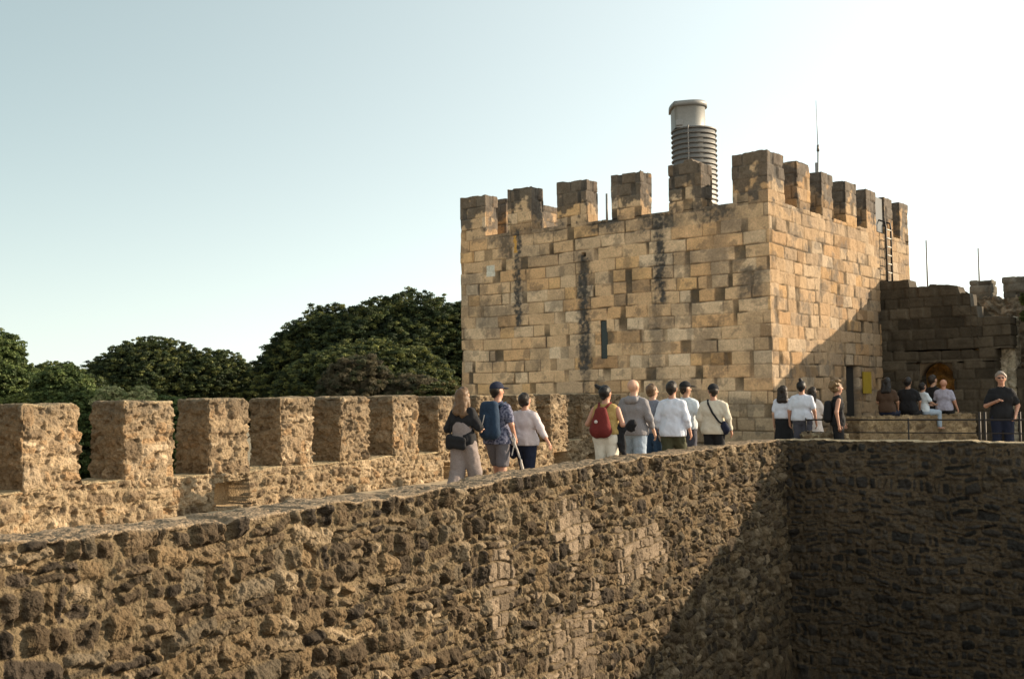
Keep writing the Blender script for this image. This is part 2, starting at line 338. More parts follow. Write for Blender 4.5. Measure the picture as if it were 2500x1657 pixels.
def dark_ashlar_fn(seed, base=(.062, .051, .037), h=.30):
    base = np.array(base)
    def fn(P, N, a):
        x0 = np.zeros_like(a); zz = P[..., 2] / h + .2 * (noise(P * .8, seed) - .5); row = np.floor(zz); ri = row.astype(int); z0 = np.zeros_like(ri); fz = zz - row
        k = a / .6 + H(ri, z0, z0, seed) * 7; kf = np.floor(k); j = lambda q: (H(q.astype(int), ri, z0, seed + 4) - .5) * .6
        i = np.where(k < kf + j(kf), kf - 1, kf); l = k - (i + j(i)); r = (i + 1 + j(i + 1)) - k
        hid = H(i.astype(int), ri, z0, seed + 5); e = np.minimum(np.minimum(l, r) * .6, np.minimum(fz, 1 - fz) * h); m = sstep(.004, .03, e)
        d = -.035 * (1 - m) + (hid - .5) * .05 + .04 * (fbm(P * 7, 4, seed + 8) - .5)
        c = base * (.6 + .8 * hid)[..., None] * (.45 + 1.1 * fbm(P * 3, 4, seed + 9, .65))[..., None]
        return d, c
    return fn

# ------------------------------------------------------------------ displaced stone box
def dbox(name, O, U, W, us, ws, zs, fn, mat, parent=None, rnd=.03, top=None, aoff=0., hide=('back', 'bottom'), dents=(), local_fn=True):
    """closed box in the frame (O,U,W,Z) whose faces are grids pushed along rounded normals by fn"""
    O, U, W = V3(*O), V3(*U), V3(*W); Z = V3(0, 0, 1)
    us, ws, zs = np.array(us, float), np.array(ws, float), np.array(zs, float)
    top = top or (lambda u: np.full_like(u, zs[-1]))
    verts, quads, cols, off = [], [], [], 0
    specs = {'front': (us, zs, 'w', 0), 'back': (us, zs, 'w', -1), 'left': (ws, zs, 'u', 0), 'right': (ws, zs, 'u', -1), 'top': (us, ws, 'z', -1), 'bottom': (us, ws, 'z', 0)}
    def thin(arr): return arr[np.unique(np.linspace(0, len(arr) - 1, min(len(arr), 14)).astype(int))]
    for f, (A, B, ax, e) in specs.items():
        if f in hide: A, B = thin(A), thin(B)
        a, b = np.meshgrid(A, B, indexing='ij')
        if ax == 'w': u, z, ww = a, b, np.full_like(a, ws[e])
        elif ax == 'u': ww, z, u = a, b, np.full_like(a, us[e])
        else: u, ww, z = a, b, np.full_like(a, zs[e])
        th = top(u); z = zs[0] + (z - zs[0]) * (th - zs[0]) / (zs[-1] - zs[0])
        p = np.stack([u, ww, z], -1)
        lo = np.stack([np.full_like(u, us[0] + rnd), np.full_like(u, ws[0] + rnd), np.full_like(u, zs[0] + rnd)], -1)
        hi = np.stack([np.full_like(u, us[-1] - rnd), np.full_like(u, ws[-1] - rnd), th - rnd], -1)
        q = np.clip(p, lo, hi); n = p - q; n = n / np.maximum(np.linalg.norm(n, axis=-1, keepdims=True), 1e-9)
        base = q + n * rnd
        ac = np.where(np.abs(n[..., 0]) > np.abs(n[..., 1]) + .001, 30 + base[..., 1], base[..., 0] + aoff)
        Pf = base.copy(); Pf[..., 0] += aoff
        d, c = fn(Pf, n, ac)
        for (u0, u1, z0, z1, dep, face, dc) in dents:
            if face == f:
                aa = base[..., 0] if ax == 'w' else base[..., 1]
                k = (aa > u0) & (aa < u1) & (base[..., 2] > z0) & (base[..., 2] < z1)
                d = np.where(k, -dep, d)
                if dc is not None: c = np.where(k[..., None], np.array(dc), c)
        pos = base + n * d[..., None]
        wp = O + pos[..., 0:1] * U + pos[..., 1:2] * W + pos[..., 2:3] * Z
        na, nb = a.shape; idx = np.arange(na * nb).reshape(na, nb) + off
        qd = np.stack([idx[:-1, :-1], idx[1:, :-1], idx[1:, 1:], idx[:-1, 1:]], -1).reshape(-1, 4)
        # orientation
        out = {'w': W, 'u': U, 'z': Z}[ax] * (-1 if e == 0 else 1)
        i0 = wp[na // 2 - 1 if na > 2 else 0, 0]; 
        e1 = wp[-1, 0] - wp[0, 0]; e2 = wp[0, -1] - wp[0, 0]
        if np.cross(e1, e2) @ out < 0: qd = qd[:, ::-1]
        verts.append(wp.reshape(-1, 3)); cols.append(c.reshape(-1, 3)); quads.append(qd); off += na * nb
    me = npmesh(name, np.concatenate(verts), np.concatenate(quads), np.clip(np.concatenate(cols), 0, 1))
    return link(name, me, mat, parent)

def box_bm(pts8): return pts8
def boxmesh(name, O, U, W, Zv, dims, mat, parent=None, bev=.004):
    """small bevelled box: O = min corner, edge vectors U*dx, W*dy, Z*dz"""
    import bmesh
    bm = bmesh.new(); bmesh.ops.create_cube(bm, size=1)
    O, U, W, Zv = map(lambda v: Vector(tuple(v)), (O, U, W, Zv))
    for v in bm.verts: v.co = O + U * ((v.co.x + .5) * dims[0]) + W * ((v.co.y + .5) * dims[1]) + Zv * ((v.co.z + .5) * dims[2])
    if bev: bmesh.ops.bevel(bm, geom=bm.edges[:], offset=bev, segments=1, affect='EDGES')
    me = bpy.data.meshes.new(name); bm.to_mesh(me); bm.free()
    return link(name, me, mat, parent)
def tube_arrays(pts, rads, n=8, closed=False):
    pts = np.array(pts, float); m = len(pts); rads = np.broadcast_to(rads, (m,)); V = []; Q = []
    for i in range(m):
        if closed: t = pts[(i + 1) % m] - pts[i - 1]
        else: t = pts[min(i + 1, m - 1)] - pts[max(i - 1, 0)]
        t = t / max(np.linalg.norm(t), 1e-9); r = V3(0, 0, 1) if abs(t[2]) < .9 else V3(1, 0, 0)
        x = unit(np.cross(t, r)); y = np.cross(t, x)
        for k in range(n):
            a = 2 * math.pi * k / n; V.append(pts[i] + rads[i] * (math.cos(a) * x + math.sin(a) * y))
    for i in range(m if closed else m - 1):
        for k in range(n):
            a, b = i * n + k, i * n + (k + 1) % n; c, d = ((i + 1) % m) * n + (k + 1) % n, ((i + 1) % m) * n + k
            Q.append((a, d, c, b))
    T = []
    if not closed:
        for i, s in ((0, 1), (m - 1, -1)):
            V.append(pts[i]); c = len(V) - 1
            for k in range(n):
                a, b = i * n + k, i * n + (k + 1) % n; T.append((c, a, b) if s > 0 else (c, b, a))
    return np.array(V), np.array(Q), np.array(T, int).reshape(-1, 3)
def join_arrays(lst):
    V, Q, T, o = [], [], [], 0
    for v, q, t in lst:
        V.append(v); Q.append(np.asarray(q).reshape(-1, 4) + o); T.append(np.asarray(t).reshape(-1, 3) + o); o += len(v)
    return np.concatenate(V), np.concatenate(Q), np.concatenate(T)
def tubes(name, lst, mat, parent=None, local=False, smooth=True):
    V, Q, T = join_arrays([tube_arrays(*a) if isinstance(a, tuple) else tube_arrays(**a) for a in lst])
    return link(name, npmesh(name, V, Q, None, smooth, T), mat, parent, local)

rng = np.random.default_rng(7)
ZF = -1.6                                              # walkway level; the eye is at 0
# ------------------------------------------------------------------ main lines of the fortress
YAW = math.radians(38.33)
TC = V3(6.338, 26.425, 0); TF = V3(-math.cos(YAW), math.sin(YAW), 0); TR = V3(math.sin(YAW), math.cos(YAW), 0)
TU = -TF; TW_, TD_ = 10.03, 10.35
K = V3(5.83, 23.2, 0); PD = unit((-.4965, -.868, 0)); PU = -PD; PN = V3(-PU[1], PU[0], 0)   # long parapet; PN points to the walkway
RD = unit((.847, -.532, 0)); RN = V3(-RD[1], RD[0], 0)
M0 = V3(3.25, 29.0, 0); MD = unit((-.4956, -.8686, 0)); MU = -MD; MN = V3(-MU[1], MU[0], 0)

def lin(a, b, step): return np.linspace(a, b, max(2, int(round((b - a) / step)) + 1))
def var(a, b, stepf):
    r = [a]
    while r[-1] < b: r.append(r[-1] + stepf(r[-1]))
    r[-1] = b; return np.array(r)

# ------------------------------------------------------------------ ground
M_EARTH = plain('dry_earth', (.20, .16, .10), .95, scale=.6, var=.35)
def sheet(name, pts, z, mat, kind='structure'):
    me = bpy.data.meshes.new(name); me.from_pydata([(p[0], p[1], z) for p in pts], [], [tuple(range(len(pts)))]); me.update()
    o = link(name, me, mat); o['kind'] = kind; return o
sheet('ground', [(-2500, -2500), (2500, -2500), (2500, 2500), (-2500, 2500)], -9.0, M_EARTH)
# raised walkway mass between the walls
J = TC + TR * 7.6; BD = TU.copy()
poly = [K + PD * 30 + PN * .3, K + PN * .3, K + RD * .2 + RN * .3, K + RD * 18 + RN * .3, J + BD * 16 + TR * 10, J + TR * 10, TC + TF * 3, M0 + MN * .3, M0 + MD * 30 + MN * .3]
nP = len(poly); vv = [(p[0], p[1], -8.99) for p in poly] + [(p[0], p[1], ZF) for p in poly]
me = bpy.data.meshes.new('walkway'); me.from_pydata(vv, [], [tuple(range(nP, 2 * nP)), tuple(range(nP))[::-1]] + [(i, (i + 1) % nP, nP + (i + 1) % nP, nP + i) for i in range(nP)]); me.update()
wk = link('walkway', me, plain('paved_stone', (.34, .27, .18), .95, scale=5, var=.3, bump=.6, bd=.02)); wk['kind'] = 'structure'

# ------------------------------------------------------------------ long courtyard wall and short shaded wall
prof_s = np.array([0, 2.06, 4.36, 5.5, 7.75, 10.4, 12.4, 13.9, 14.7, 16.0, 16.9, 17.8, 18.5, 30]); prof_z = np.array([-1.0, -.965, -.93, -.955, -.945, -.955, -.995, -.985, -.985, -.965, -.97, -.925, -.895, -.88])
LW = 26.0
def ptop(u):
    s = LW - u; z = np.interp(s, prof_s, prof_z)
    return z + .05 * (noise(np.stack([u * 2.2, u * 0, u * 0], -1), 91) - .5) + .03 * (noise(np.stack([u * 7, u * 0, u * 0], -1), 92) - .5)
cw = empty('courtyard_wall', K + V3(0, 0, -9), 'long dark rubble stone wall with a low parapet that runs across the foreground and turns a corner', 'wall')
def blocks_mask(P):
    s = LW - P[..., 0]; z = P[..., 2]
    n = .8 * (noise(P * 1.3, 77) - .5) + .3 * (noise(P * 3.6, 78) - .5)
    m1 = sstep(0, .3, 1.15 - np.abs(s - 7.9) + n * 1.8) * sstep(0, .1, -1.75 - z + n) * sstep(0, .1, z + 2.75 + .28 * (s - 7.6) + n)
    m2 = sstep(0, .2, .32 - np.abs(s - 12.1) + n * .5) * sstep(0, .1, -1.55 - z)
    m3 = sstep(0, .1, .75 - np.abs(s - 10.2) + n * 2) * sstep(0, .1, -2.1 - z + n * 2) * sstep(.42, .5, noise(P * 2.3, 79))
    m4 = sstep(0, .1, .17 - np.abs(s - 15.6) + n * .3) * sstep(0, .1, -1.45 - z)
    return np.maximum(np.maximum(m1, m2), m3)
us = np.concatenate([np.linspace(0, 5.9, 60), var(6.0, LW, lambda u: max(.0085, (24 - .868 * (LW - u)) / 2647.6 / .41 * .66))])
zs = np.concatenate([np.linspace(-9, -5.4, 24), np.linspace(-5.36, -3.3, 105), var(-3.28, -.93, lambda z: .0115)])
o = dbox('wall_section', K + PD * LW, PU, PN, us, np.linspace(0, .55, 40), zs, coursed_fn(11, .19, .255, .088, .038, mort_lift=.28, cvar=.36, pal=[(.086, .061, .037), (.115, .084, .052), (.052, .039, .026), (.175, .133, .086), (.068, .049, .031), (.132, .092, .052), (.040, .031, .023), (.098, .077, .052)], mortar=(.13, .097, .058), blocks=blocks_mask, cope=(.25, .187, .125)), M_RUB, cw, rnd=.035, top=ptop)
o['label'] = 'sunlit long stretch of rough dark stones with a few squared pale blocks'
def rtop(u): return -1.0 + .035 * (noise(np.stack([u * 3, u * 0, u * 0], -1), 93) - .5) + .02 * (noise(np.stack([u * 9, u * 0, u * 0], -1), 94) - .5)
us = np.concatenate([np.linspace(-.3, 5.3, 300), np.linspace(5.5, 13, 30)]); zs = np.concatenate([np.linspace(-9, -5.9, 12), np.linspace(-5.8, -.97, 240)])
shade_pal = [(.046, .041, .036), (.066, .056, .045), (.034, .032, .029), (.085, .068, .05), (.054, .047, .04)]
o = dbox('wall_section', K, RD, RN, us, np.linspace(0, .5, 22), zs, coursed_fn(23, .18, .27, .06, .03, pal=shade_pal, mortar=(.105, .078, .05), cope=(.50, .39, .25), gap=.03, mort_lift=.6), M_RUB, cw, rnd=.03, top=rtop)  # coping brightened as a sunlit rim, stones darkened as shade, both in colour
o['label'] = 'shaded stretch of wall right of the corner'

# the rest of the courtyard: the wall walk the camera stands on and the side wall that closes the yard
M_YARD = plain('yard_stone', (.13, .10, .065), .95, scale=7, var=.45, bump=1., bd=.04)
def mass(name, x0, x1, y0, y1, z1, label=None, cat=None):
    vs = [(x, y, z) for z in (-8.99, z1) for x, y in ((x0, y0), (x1, y0), (x1, y1), (x0, y1))]
    me = bpy.data.meshes.new(name); me.from_pydata(vs, [], [(0, 3, 2, 1), (4, 5, 6, 7), (0, 1, 5, 4), (1, 2, 6, 5), (2, 3, 7, 6), (3, 0, 4, 7)]); me.update()
    o = link(name, me, M_YARD); return tag(o, label, cat) if label else o
mass('near_walkway', -9.0, 22, -5, 1.4, ZF)['kind'] = 'structure'
mass('yard_wall', -9.0, 22, 1.4, 1.9, -1.0, 'rough stone wall below the viewpoint closing the near side of the courtyard', 'wall')
mass('yard_wall', 16.2, 22, 1.9, 15.6, -1.0, 'rough stone wall closing the right side of the courtyard outside the picture', 'wall')

st_ = dbox('sloped_shadow_caster', K + RD * 5.1 + RN * .02, RD, RN, lin(0, 12.8, .1), np.linspace(0, .45, 6), lin(-1.2, .5, .08), coursed_fn(25, .18, .27, .05, .03, pal=shade_pal, mortar=(.105, .078, .05)), M_RUB, None, top=lambda u: -.66 + .091 * u)  # unseen, added so its slope throws the diagonal shadow on the long wall
tag(st_, 'unseen sloping wall added on top of the shaded wall to cast the diagonal courtyard shadow', 'wall')

# ------------------------------------------------------------------ battlement wall on the outer side of the walkway
bw = empty('battlement_wall', M0 + V3(0, 0, -9), 'tan rubble battlement wall with a row of square merlons left of the tower', 'wall')
warm = [(.225, .163, .10), (.26, .192, .12), (.175, .125, .078), (.33, .25, .165), (.24, .158, .088), (.13, .094, .06)]
LM = 24.0
holes = [(14.56, 15.26, -1.56, -1.20), (8.80, 9.25, -1.62, -1.26), (3.88, 4.66, -1.6, -1.30), (2.24, 2.9, -1.6, -1.42)]
dents = [(LM - b, LM - a, z0, z1, .42, 'front', (.36, .26, .15)) for a, b, z0, z1 in holes]
us = np.concatenate([np.linspace(0, 4.8, 20), var(4.9, LM, lambda u: max(.013, (29 - .868 * (LM - u)) / 2647.6 / .41 * .6))])
# the wall body faces the walkway, so its frame runs the other way: front face (w=0) looks to the sun
fnw = coursed_fn(31, .19, .25, .072, .04, pal=warm, mortar=(.245, .186, .118), cope=(.34, .265, .16), gap=.02, mort_lift=.75, cvar=.22)
dbox('wall_body', M0 + MD * LM, MU, MN, us, np.linspace(0, .7, 30), np.concatenate([np.linspace(-9, -1.75, 6), lin(-1.72, -1.05, .013)]), fnw, M_RUB, bw, rnd=.03, dents=dents,
     top=lambda u: -1.05 + .05 * (noise(np.stack([u * 1.7, u * 0, u * 0], -1), 95) - .5))
corners = [19.9, 18.40, 16.89, 15.38, 13.86, 12.38, 10.90, 9.42, 7.98, 6.38, 4.81, 3.20, 1.62]
widths = [.83, .83, .87, .83, .80, .80, .82, .86, .86, .86, .87, .82, .82]
tops = [-.03, -.02, .0, .025, .03, .02, .03, .02, .03, .03, .04, .03, .02]
for i, (s, wd, tz) in enumerate(zip(corners, widths, tops)):
    Yd = 29 - .868 * s; st = max(.013, Yd / 2647.6 / .41 * .6)
    fn = coursed_fn(41 + i, .22, .27, .062, .042, pal=warm, mortar=(.225, .168, .108), cope=(.36, .28, .17), gap=.02, mort_lift=.75, cvar=.22)
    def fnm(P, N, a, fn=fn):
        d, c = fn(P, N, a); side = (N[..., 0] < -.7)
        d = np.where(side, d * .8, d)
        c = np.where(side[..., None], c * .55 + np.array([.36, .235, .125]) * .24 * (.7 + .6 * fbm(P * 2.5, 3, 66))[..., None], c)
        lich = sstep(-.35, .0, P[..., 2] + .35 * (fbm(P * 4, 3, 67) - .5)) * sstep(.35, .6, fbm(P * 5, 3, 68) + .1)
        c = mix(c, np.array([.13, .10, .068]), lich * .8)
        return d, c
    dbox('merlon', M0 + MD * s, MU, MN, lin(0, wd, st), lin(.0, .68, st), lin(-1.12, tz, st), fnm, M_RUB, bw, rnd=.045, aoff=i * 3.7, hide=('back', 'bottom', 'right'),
         top=lambda u, tz=tz, i=i: tz + .035 * (noise(np.stack([u * 3 + i * 9, u * 0, u * 0], -1), 96) - .5) - .05 * sstep(wd - .12, wd, u) * (i % 2))

# ------------------------------------------------------------------ tower
tw = empty('castle_tower', TC + V3(0, 0, -9), 'square yellow limestone tower with tall merlons and dark rain streaks', 'tower')
TO = TC + TF * TW_
sl_u0, sl_u1 = TW_ - 5.02, TW_ - 4.79
dn = [(sl_u0, sl_u1, .99, 2.02, .35, 'front', (.10, .08, .06)), (4.46, 4.58, 3.82, 3.94, .25, 'front', (.06, .05, .04)),
      (4.72, 5.66, -1.7, .73, .17, 'right', (.10, .08, .06))]  # recess colours darkened as the shade inside slit, drain and doorway
us = np.unique(np.concatenate([lin(0, TW_, .022), [sl_u0, sl_u1]])); 
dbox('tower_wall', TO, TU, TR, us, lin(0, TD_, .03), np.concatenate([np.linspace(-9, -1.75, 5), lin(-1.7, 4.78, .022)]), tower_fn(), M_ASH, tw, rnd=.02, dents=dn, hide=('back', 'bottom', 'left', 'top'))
M_DARK = plain('dark_opening', (.012, .011, .010), .9); M_DOOR = plain('dark_wood', (.03, .022, .016), .8, scale=12)
boxmesh('slit_shade', TO + TU * (sl_u0 + .005) + TR * .045 + V3(0, 0, .99), TU, TR, V3(0, 0, 1), (sl_u1 - sl_u0, .04, 1.03), plain('slit_shade_dark', (.02, .03, .03), .2), tw)  # dark panel stands in for the deep shade inside the slit
boxmesh('door', TO + TU * (TW_ - .15) + TR * 4.745 + V3(0, 0, -1.6), TR, -TU, V3(0, 0, 1), (.89, .05, 2.31), M_DARK, tw)  # dark panel put in as the deep shade of the doorway
FM = [(0, 1.0, 6.02), (1.84, 2.72, 6.04), (3.62, 4.63, 6.0), (5.44, 6.39, 5.97), (7.23, 8.20, 5.99), (9.06, 10.03, 6.0)]
for i, (a, b, z) in enumerate(FM):
    wth = .98 if i == 5 else .6
    ii = i
    def tp(u, z=z, ii=ii): 
        r = z + .03 * (noise(np.stack([u * 4 + ii * 7, u * 0, u * 0], -1), 97) - .5)
        if ii == 4: r = r + .07 * sstep(.45, .5, u) * sstep(.75, .7, u) - .05 * sstep(.8, .9, u)
        return r
    dbox('merlon', TO + TU * a, TU, TR, lin(0, b - a, .022), lin(0, wth, .03), lin(4.74, z, .022), tower_fn(3, 1.0), M_ASH, tw, rnd=.025, top=tp, aoff=a, hide=('back', 'bottom', 'left'))
RM = [(1.77, 2.58, 6.0), (3.36, 4.16, 5.96), (5.06, 5.90, 5.98), (6.67, 7.45, 5.96), (8.17, 8.90, 5.92), (9.55, 10.35, 5.96)]
for i, (a, b, z) in enumerate(RM):     # frame on the right face: u along TR
    def fnr(P, N, a_, base=tower_fn(3, .8)):
        ac = np.where(a_ > 25, 60 + a_, a_ + 30); Q = P.copy()
        return base(Q, N, ac)
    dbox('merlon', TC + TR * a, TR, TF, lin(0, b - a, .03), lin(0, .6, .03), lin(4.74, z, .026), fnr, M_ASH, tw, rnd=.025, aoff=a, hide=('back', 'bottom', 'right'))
for a, b, z in [(1.5, 2.6, 6.15), (2.62, 4.4, 6.2), (5.2, 6.0, 6.0), (6.9, 7.7, 6.0), (8.5, 9.4, 6.0)]:   # far left side, inner faces seen through the crenels
    dbox('merlon', TO + TU * .6 + TR * a, TR, TF, lin(0, b - a, .04), lin(0, .6, .06), lin(4.74, z, .04), lambda P, N, a_, base=tower_fn(5, .7): base(P, N, np.where(a_ > 25, a_ + 60, a_ + 80)), M_ASH, tw, rnd=.025, aoff=a, hide=('back', 'bottom'))

# things on the tower
M_MET = plain('grey_painted_metal', (.21, .21, .205), .55, .3, .08, 30); M_RING = plain('dark_ring_metal', (.16, .15, .14), .5, .5, .1, 30)
cx = 5.42; cy = 31.5; cz0 = 4.78
ch = empty('periscope_turret', (cx, cy, cz0), 'grey metal turret with stacked rings and a smooth hood rising behind the tower merlons', 'turret')
def ringpts(r, z, n=48, dx=0): return [(cx + dx + r * math.cos(2 * math.pi * k / n), cy + r * math.sin(2 * math.pi * k / n), z) for k in range(n)]
def drum(name, rings, mat, parent, n=48, shape=None, dx=0., sl=0.):
    V = []; Q = []
    for (r, z) in rings:
        for k in range(n):
            a = 2 * math.pi * k / n; x, y = (shape(a) if shape else (math.cos(a), math.sin(a))); V.append((cx + dx + r * x, cy + r * y, z + (sl * x if z > 8 else 0)))
    m = len(rings)
    for i in range(m - 1):
        for k in range(n): Q.append((i * n + k, i * n + (k + 1) % n, (i + 1) * n + (k + 1) % n, (i + 1) * n + k))
    V.append((cx + dx, cy, rings[-1][1])); T = [((m - 1) * n + k, (m - 1) * n + (k + 1) % n, len(V) - 1) for k in range(n)]
    return link(name, npmesh(name, V, Q, None, False, T), mat, parent)
ztop = 7.72
drum('drum', [(.618, cz0), (.618, ztop)], M_MET, ch)
z = cz0 + .25; k = 0
while z < ztop + .01:
    V, Q, T = tube_arrays(ringpts(.645, z), .026, 6, True); link('ring', npmesh('ring', V, Q, None, True, T), M_RING, ch); z += .147; k += 1
boxmesh('bar', (cx - .30, cy - .70, cz0), (1, 0, 0), (0, 1, 0), (0, 0, 1), (.035, .03, ztop - cz0), M_RING, ch)
def hood(a):   # rounded towards the right, squared towards the left front
    x, y = math.cos(a), math.sin(a)
    if x < 0: m = max(abs(x), abs(y)); x, y = x / (m ** .75), y / (m ** .75)
    return x, y
drum('hood', [(.49, ztop - .02), (.49, 8.35), (.50, 8.36)], plain('pale_grey_metal', (.23, .235, .23), .5, .2, .06, 20), ch, shape=hood, dx=-.15, sl=.03)
drum('cap', [(.50, 8.345), (.55, 8.345), (.55, 8.47), (.52, 8.50)], M_MET, ch, shape=hood, dx=-.15, sl=.03)
boxmesh('hatch', (cx - .60, cy - .52, 7.76), (1, 0, 0), (0, 1, 0), (0, 0, 1), (.2, .05, .16), M_MET, ch)

def pole(name, label, px, y0, y1, Y, r, cat='pole', mat=None, group=None):
    a, b = aty(px, y0, Y), aty(px, y1, Y); zb = b[2]
    V, Q, T = tube_arrays([(a[0], Y, zb), (a[0], Y, a[2])], [r, r * .8], 8)
    o = link(name, npmesh(name, V, Q, None, True, T), mat or M_MET); return tag(o, label, cat, group)
pole('metal_post', 'short thin grey post standing in the gap between the third and fourth front merlons', 1481, 473, 552, 29.9, .035, 'post')
an = empty('antenna', aty(1996, 432, 29.5), 'tall thin whip antenna rising behind the right row of tower merlons', 'antenna')
p0 = aty(1994, 432, 29.5); p1 = aty(1994, 397, 29.5); p2 = aty(1997, 362, 29.5); p3 = aty(1992, 246, 29.5)
p0[2] = 4.78
boxmesh('mast_box', p1 - V3(.035, 0, .28), (1, 0, 0), (0, 1, 0), (0, 0, 1), (.07, .06, .28), M_MET, an)
tubes('mast', [([p0, p2], [.022, .02], 8)], M_MET, an)
tubes('whip', [([p2, p3], [.012, .006], 6)], M_RING, an)
tubes('coupling', [([p2 - V3(0, 0, .09), p2 + V3(0, 0, .09)], [.04, .03], 8)], M_RING, an)
# ladder on the right face
ld = empty('ladder', TC + TR * 8.0 + V3(0, 0, 3.3), 'black metal ladder with pale rungs fixed to the sunlit tower side', 'ladder')
LO = TC + TU * .14
for t in (7.84, 8.28):
    b0 = LO + TR * t + V3(0, 0, 3.2); q = LO + TR * t + V3(0, 0, 4.95); q2 = TC - TU * .25 + TR * (8.06 + (t - 8.06) * 1.3) + V3(0, 0, 5.25)
    tubes('rail', [([b0, q, q + V3(-.02, 0, .15), q2], .028, 6)], plain('black_ladder_metal', (.02, .02, .022), .5, .4), ld)
for k in range(7):
    zz = 3.32 + .26 * k; tubes('rung', [([LO + TR * 7.84 + V3(0, 0, zz), LO + TR * 8.28 + V3(0, 0, zz)], .02, 6)], plain('worn_rung', (.45, .42, .37), .5, .2), ld)
hp = boxmesh('hatch_panel', TC + TR * 7.50 - TU * .05 + V3(0, 0, 4.80), TR, -TU, V3(0, 0, 1), (.62, .05, 1.05), plain('blue_black_panel', (.02, .03, .04), .6), None)
tag(hp, 'dark blue panel closing the gap at the head of the tower ladder', 'panel')
a0 = TC + TR * 5.87 + TU * .03
sg = boxmesh('sign', a0 + V3(0, 0, -.05), TR, TU, V3(0, 0, 1), (.60, .03, .62), plain('mustard_sign', (.30, .21, .025), .6, 0, .08, 8), None)
tag(sg, 'mustard yellow panel hung on the tower wall beside the dark doorway', 'sign')

# ------------------------------------------------------------------ ruined walls at the right
def pxprof(pts, O, D):
    q = [on_wall(x, y, O, D) for x, y in pts]; return np.array([a for a, b in q]), np.array([b for a, b in q])
bk = empty('gate_wall', J + V3(0, 0, -9), 'dark shaded ashlar wall with a stepped ruined end and an arched opening, right of the tower', 'wall')
topx = [(2140, 683), (2219, 683), (2220, 701), (2268, 699), (2269, 695), (2339, 695), (2340, 714), (2369, 716), (2370, 745), (2386, 745), (2387, 773), (2465, 772)]
bu, bz = pxprof(topx, J, BD)
au0, az0 = on_wall(2246, 1020, J, BD); au1, _ = on_wall(2330, 1020, J, BD); _, azt = on_wall(2288, 885, J, BD)
arc_c = (au0 + au1) / 2; arc_r = (au1 - au0) / 2
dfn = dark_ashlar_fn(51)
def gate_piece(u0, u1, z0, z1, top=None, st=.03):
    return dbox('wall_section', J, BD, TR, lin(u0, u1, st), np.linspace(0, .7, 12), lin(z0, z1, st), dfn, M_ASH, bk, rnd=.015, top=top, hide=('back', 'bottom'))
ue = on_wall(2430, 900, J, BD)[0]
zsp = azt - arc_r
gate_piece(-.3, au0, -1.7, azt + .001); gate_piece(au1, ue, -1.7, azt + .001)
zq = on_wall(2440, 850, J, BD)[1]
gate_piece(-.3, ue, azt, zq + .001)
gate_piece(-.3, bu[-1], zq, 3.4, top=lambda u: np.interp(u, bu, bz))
# stepped quoins right of the wall end
for (x1, y0, y1) in [(2457, 795, 825), (2438, 825, 852)]:
    pass
# arch ring filling the square opening down to a half circle
V = []; Q = []; n = 24; 
for k in range(n + 1):
    a = math.pi * k / n; cu, cz = arc_c - arc_r * math.cos(a) , zsp + arc_r * math.sin(a)
    for (uu, zz) in ((cu, cz), (cu, azt + .02)):
        for wv in (.12, .6): P = J + BD * uu + TR * wv + V3(0, 0, zz); V.append(P)
for k in range(n):
    b = k * 4
    Q += [(b, b + 4, b + 6, b + 2), (b + 1, b + 3, b + 7, b + 5), (b, b + 1, b + 5, b + 4)]
ar = link('arch', npmesh('arch', V, Q, np.tile(np.array([[.12, .09, .06]]), (len(V), 1))), M_ASH, bk)
# passage wall behind the arch; its warm glow is put into the orange colour
pw = dbox('passage_wall', J + BD * (au0 - .8) + TR * 1.7, BD, TR, lin(0, 3, .05), np.linspace(0, .4, 5), lin(-1.7, 2.0, .05), rubble_fn(57, (.3, .3, .2), .03, .03, pal=[(.50, .24, .06), (.32, .15, .045), (.60, .32, .10), (.2, .11, .04)], mortar=(.36, .2, .07)), M_RUB, None)
tag(pw, 'stone wall seen through the arched opening, its warm glow painted in as orange', 'wall')
tl = dbox('shadow_caster_wall', J + BD * 4.25, BD, TR, lin(0, 9, .12), np.linspace(0, .7, 5), lin(-1.7, 3.27, .12), dark_ashlar_fn(91), M_ASH, None)  # unseen, added to carry the diagonal shadow across the tower side
tag(tl, 'unseen tall dark wall added past the end of the gate wall to cast the tower shadow', 'wall')
tu = dbox('shadow_caster_block', V3(17.1, 29.9, 0), V3(0, 1, 0), V3(-1, 0, 0), lin(0, 1.6, .1), lin(0, 1.5, .12), lin(-1.7, 4.05, .12), dark_ashlar_fn(92), M_ASH, None, top=lambda u: 3.55 + .30 * u)  # unseen, added to close a gap in the diagonal tower shadow
tag(tu, 'unseen small stone block added behind the gate wall to complete the tower shadow', 'turret')
# buttress strip, pale colour standing in for light bounced onto it; dark wall beyond
B2 = J + TR * .72
xa = on_wall(2405, 900, B2, BD)[0]; xb = on_wall(2483, 900, B2, BD)[0]; zt = on_wall(2470, 775, B2, BD)[1]
bt = dbox('stone_pier', B2, BD, TR, lin(xa, xb, .03), np.linspace(0, .5, 8), lin(-1.7, zt, .03), rubble_fn(61, (.3, .3, .3), .05, .04, pal=[(.55, .48, .36), (.62, .54, .42), (.45, .38, .28)], mortar=(.5, .43, .32)), M_RUB, None)
tag(bt, 'stone pier at the broken end of the dark wall, bounced light painted in as pale stone', 'pier')
B4 = J + TR * .6
xa4 = on_wall(2481, 900, B4, BD)[0]
dw = dbox('side_wall', B4, BD, TR, lin(xa4, xa4 + 5, .05), np.linspace(0, .6, 8), lin(-1.7, 1.0, .05), dark_ashlar_fn(63, (.07, .058, .042)), M_ASH, None, top=lambda u: np.where(u < xa4 + 1.2, .65, 1.0))
tag(dw, 'low dark block wall at the right edge beside the pale pier', 'wall')
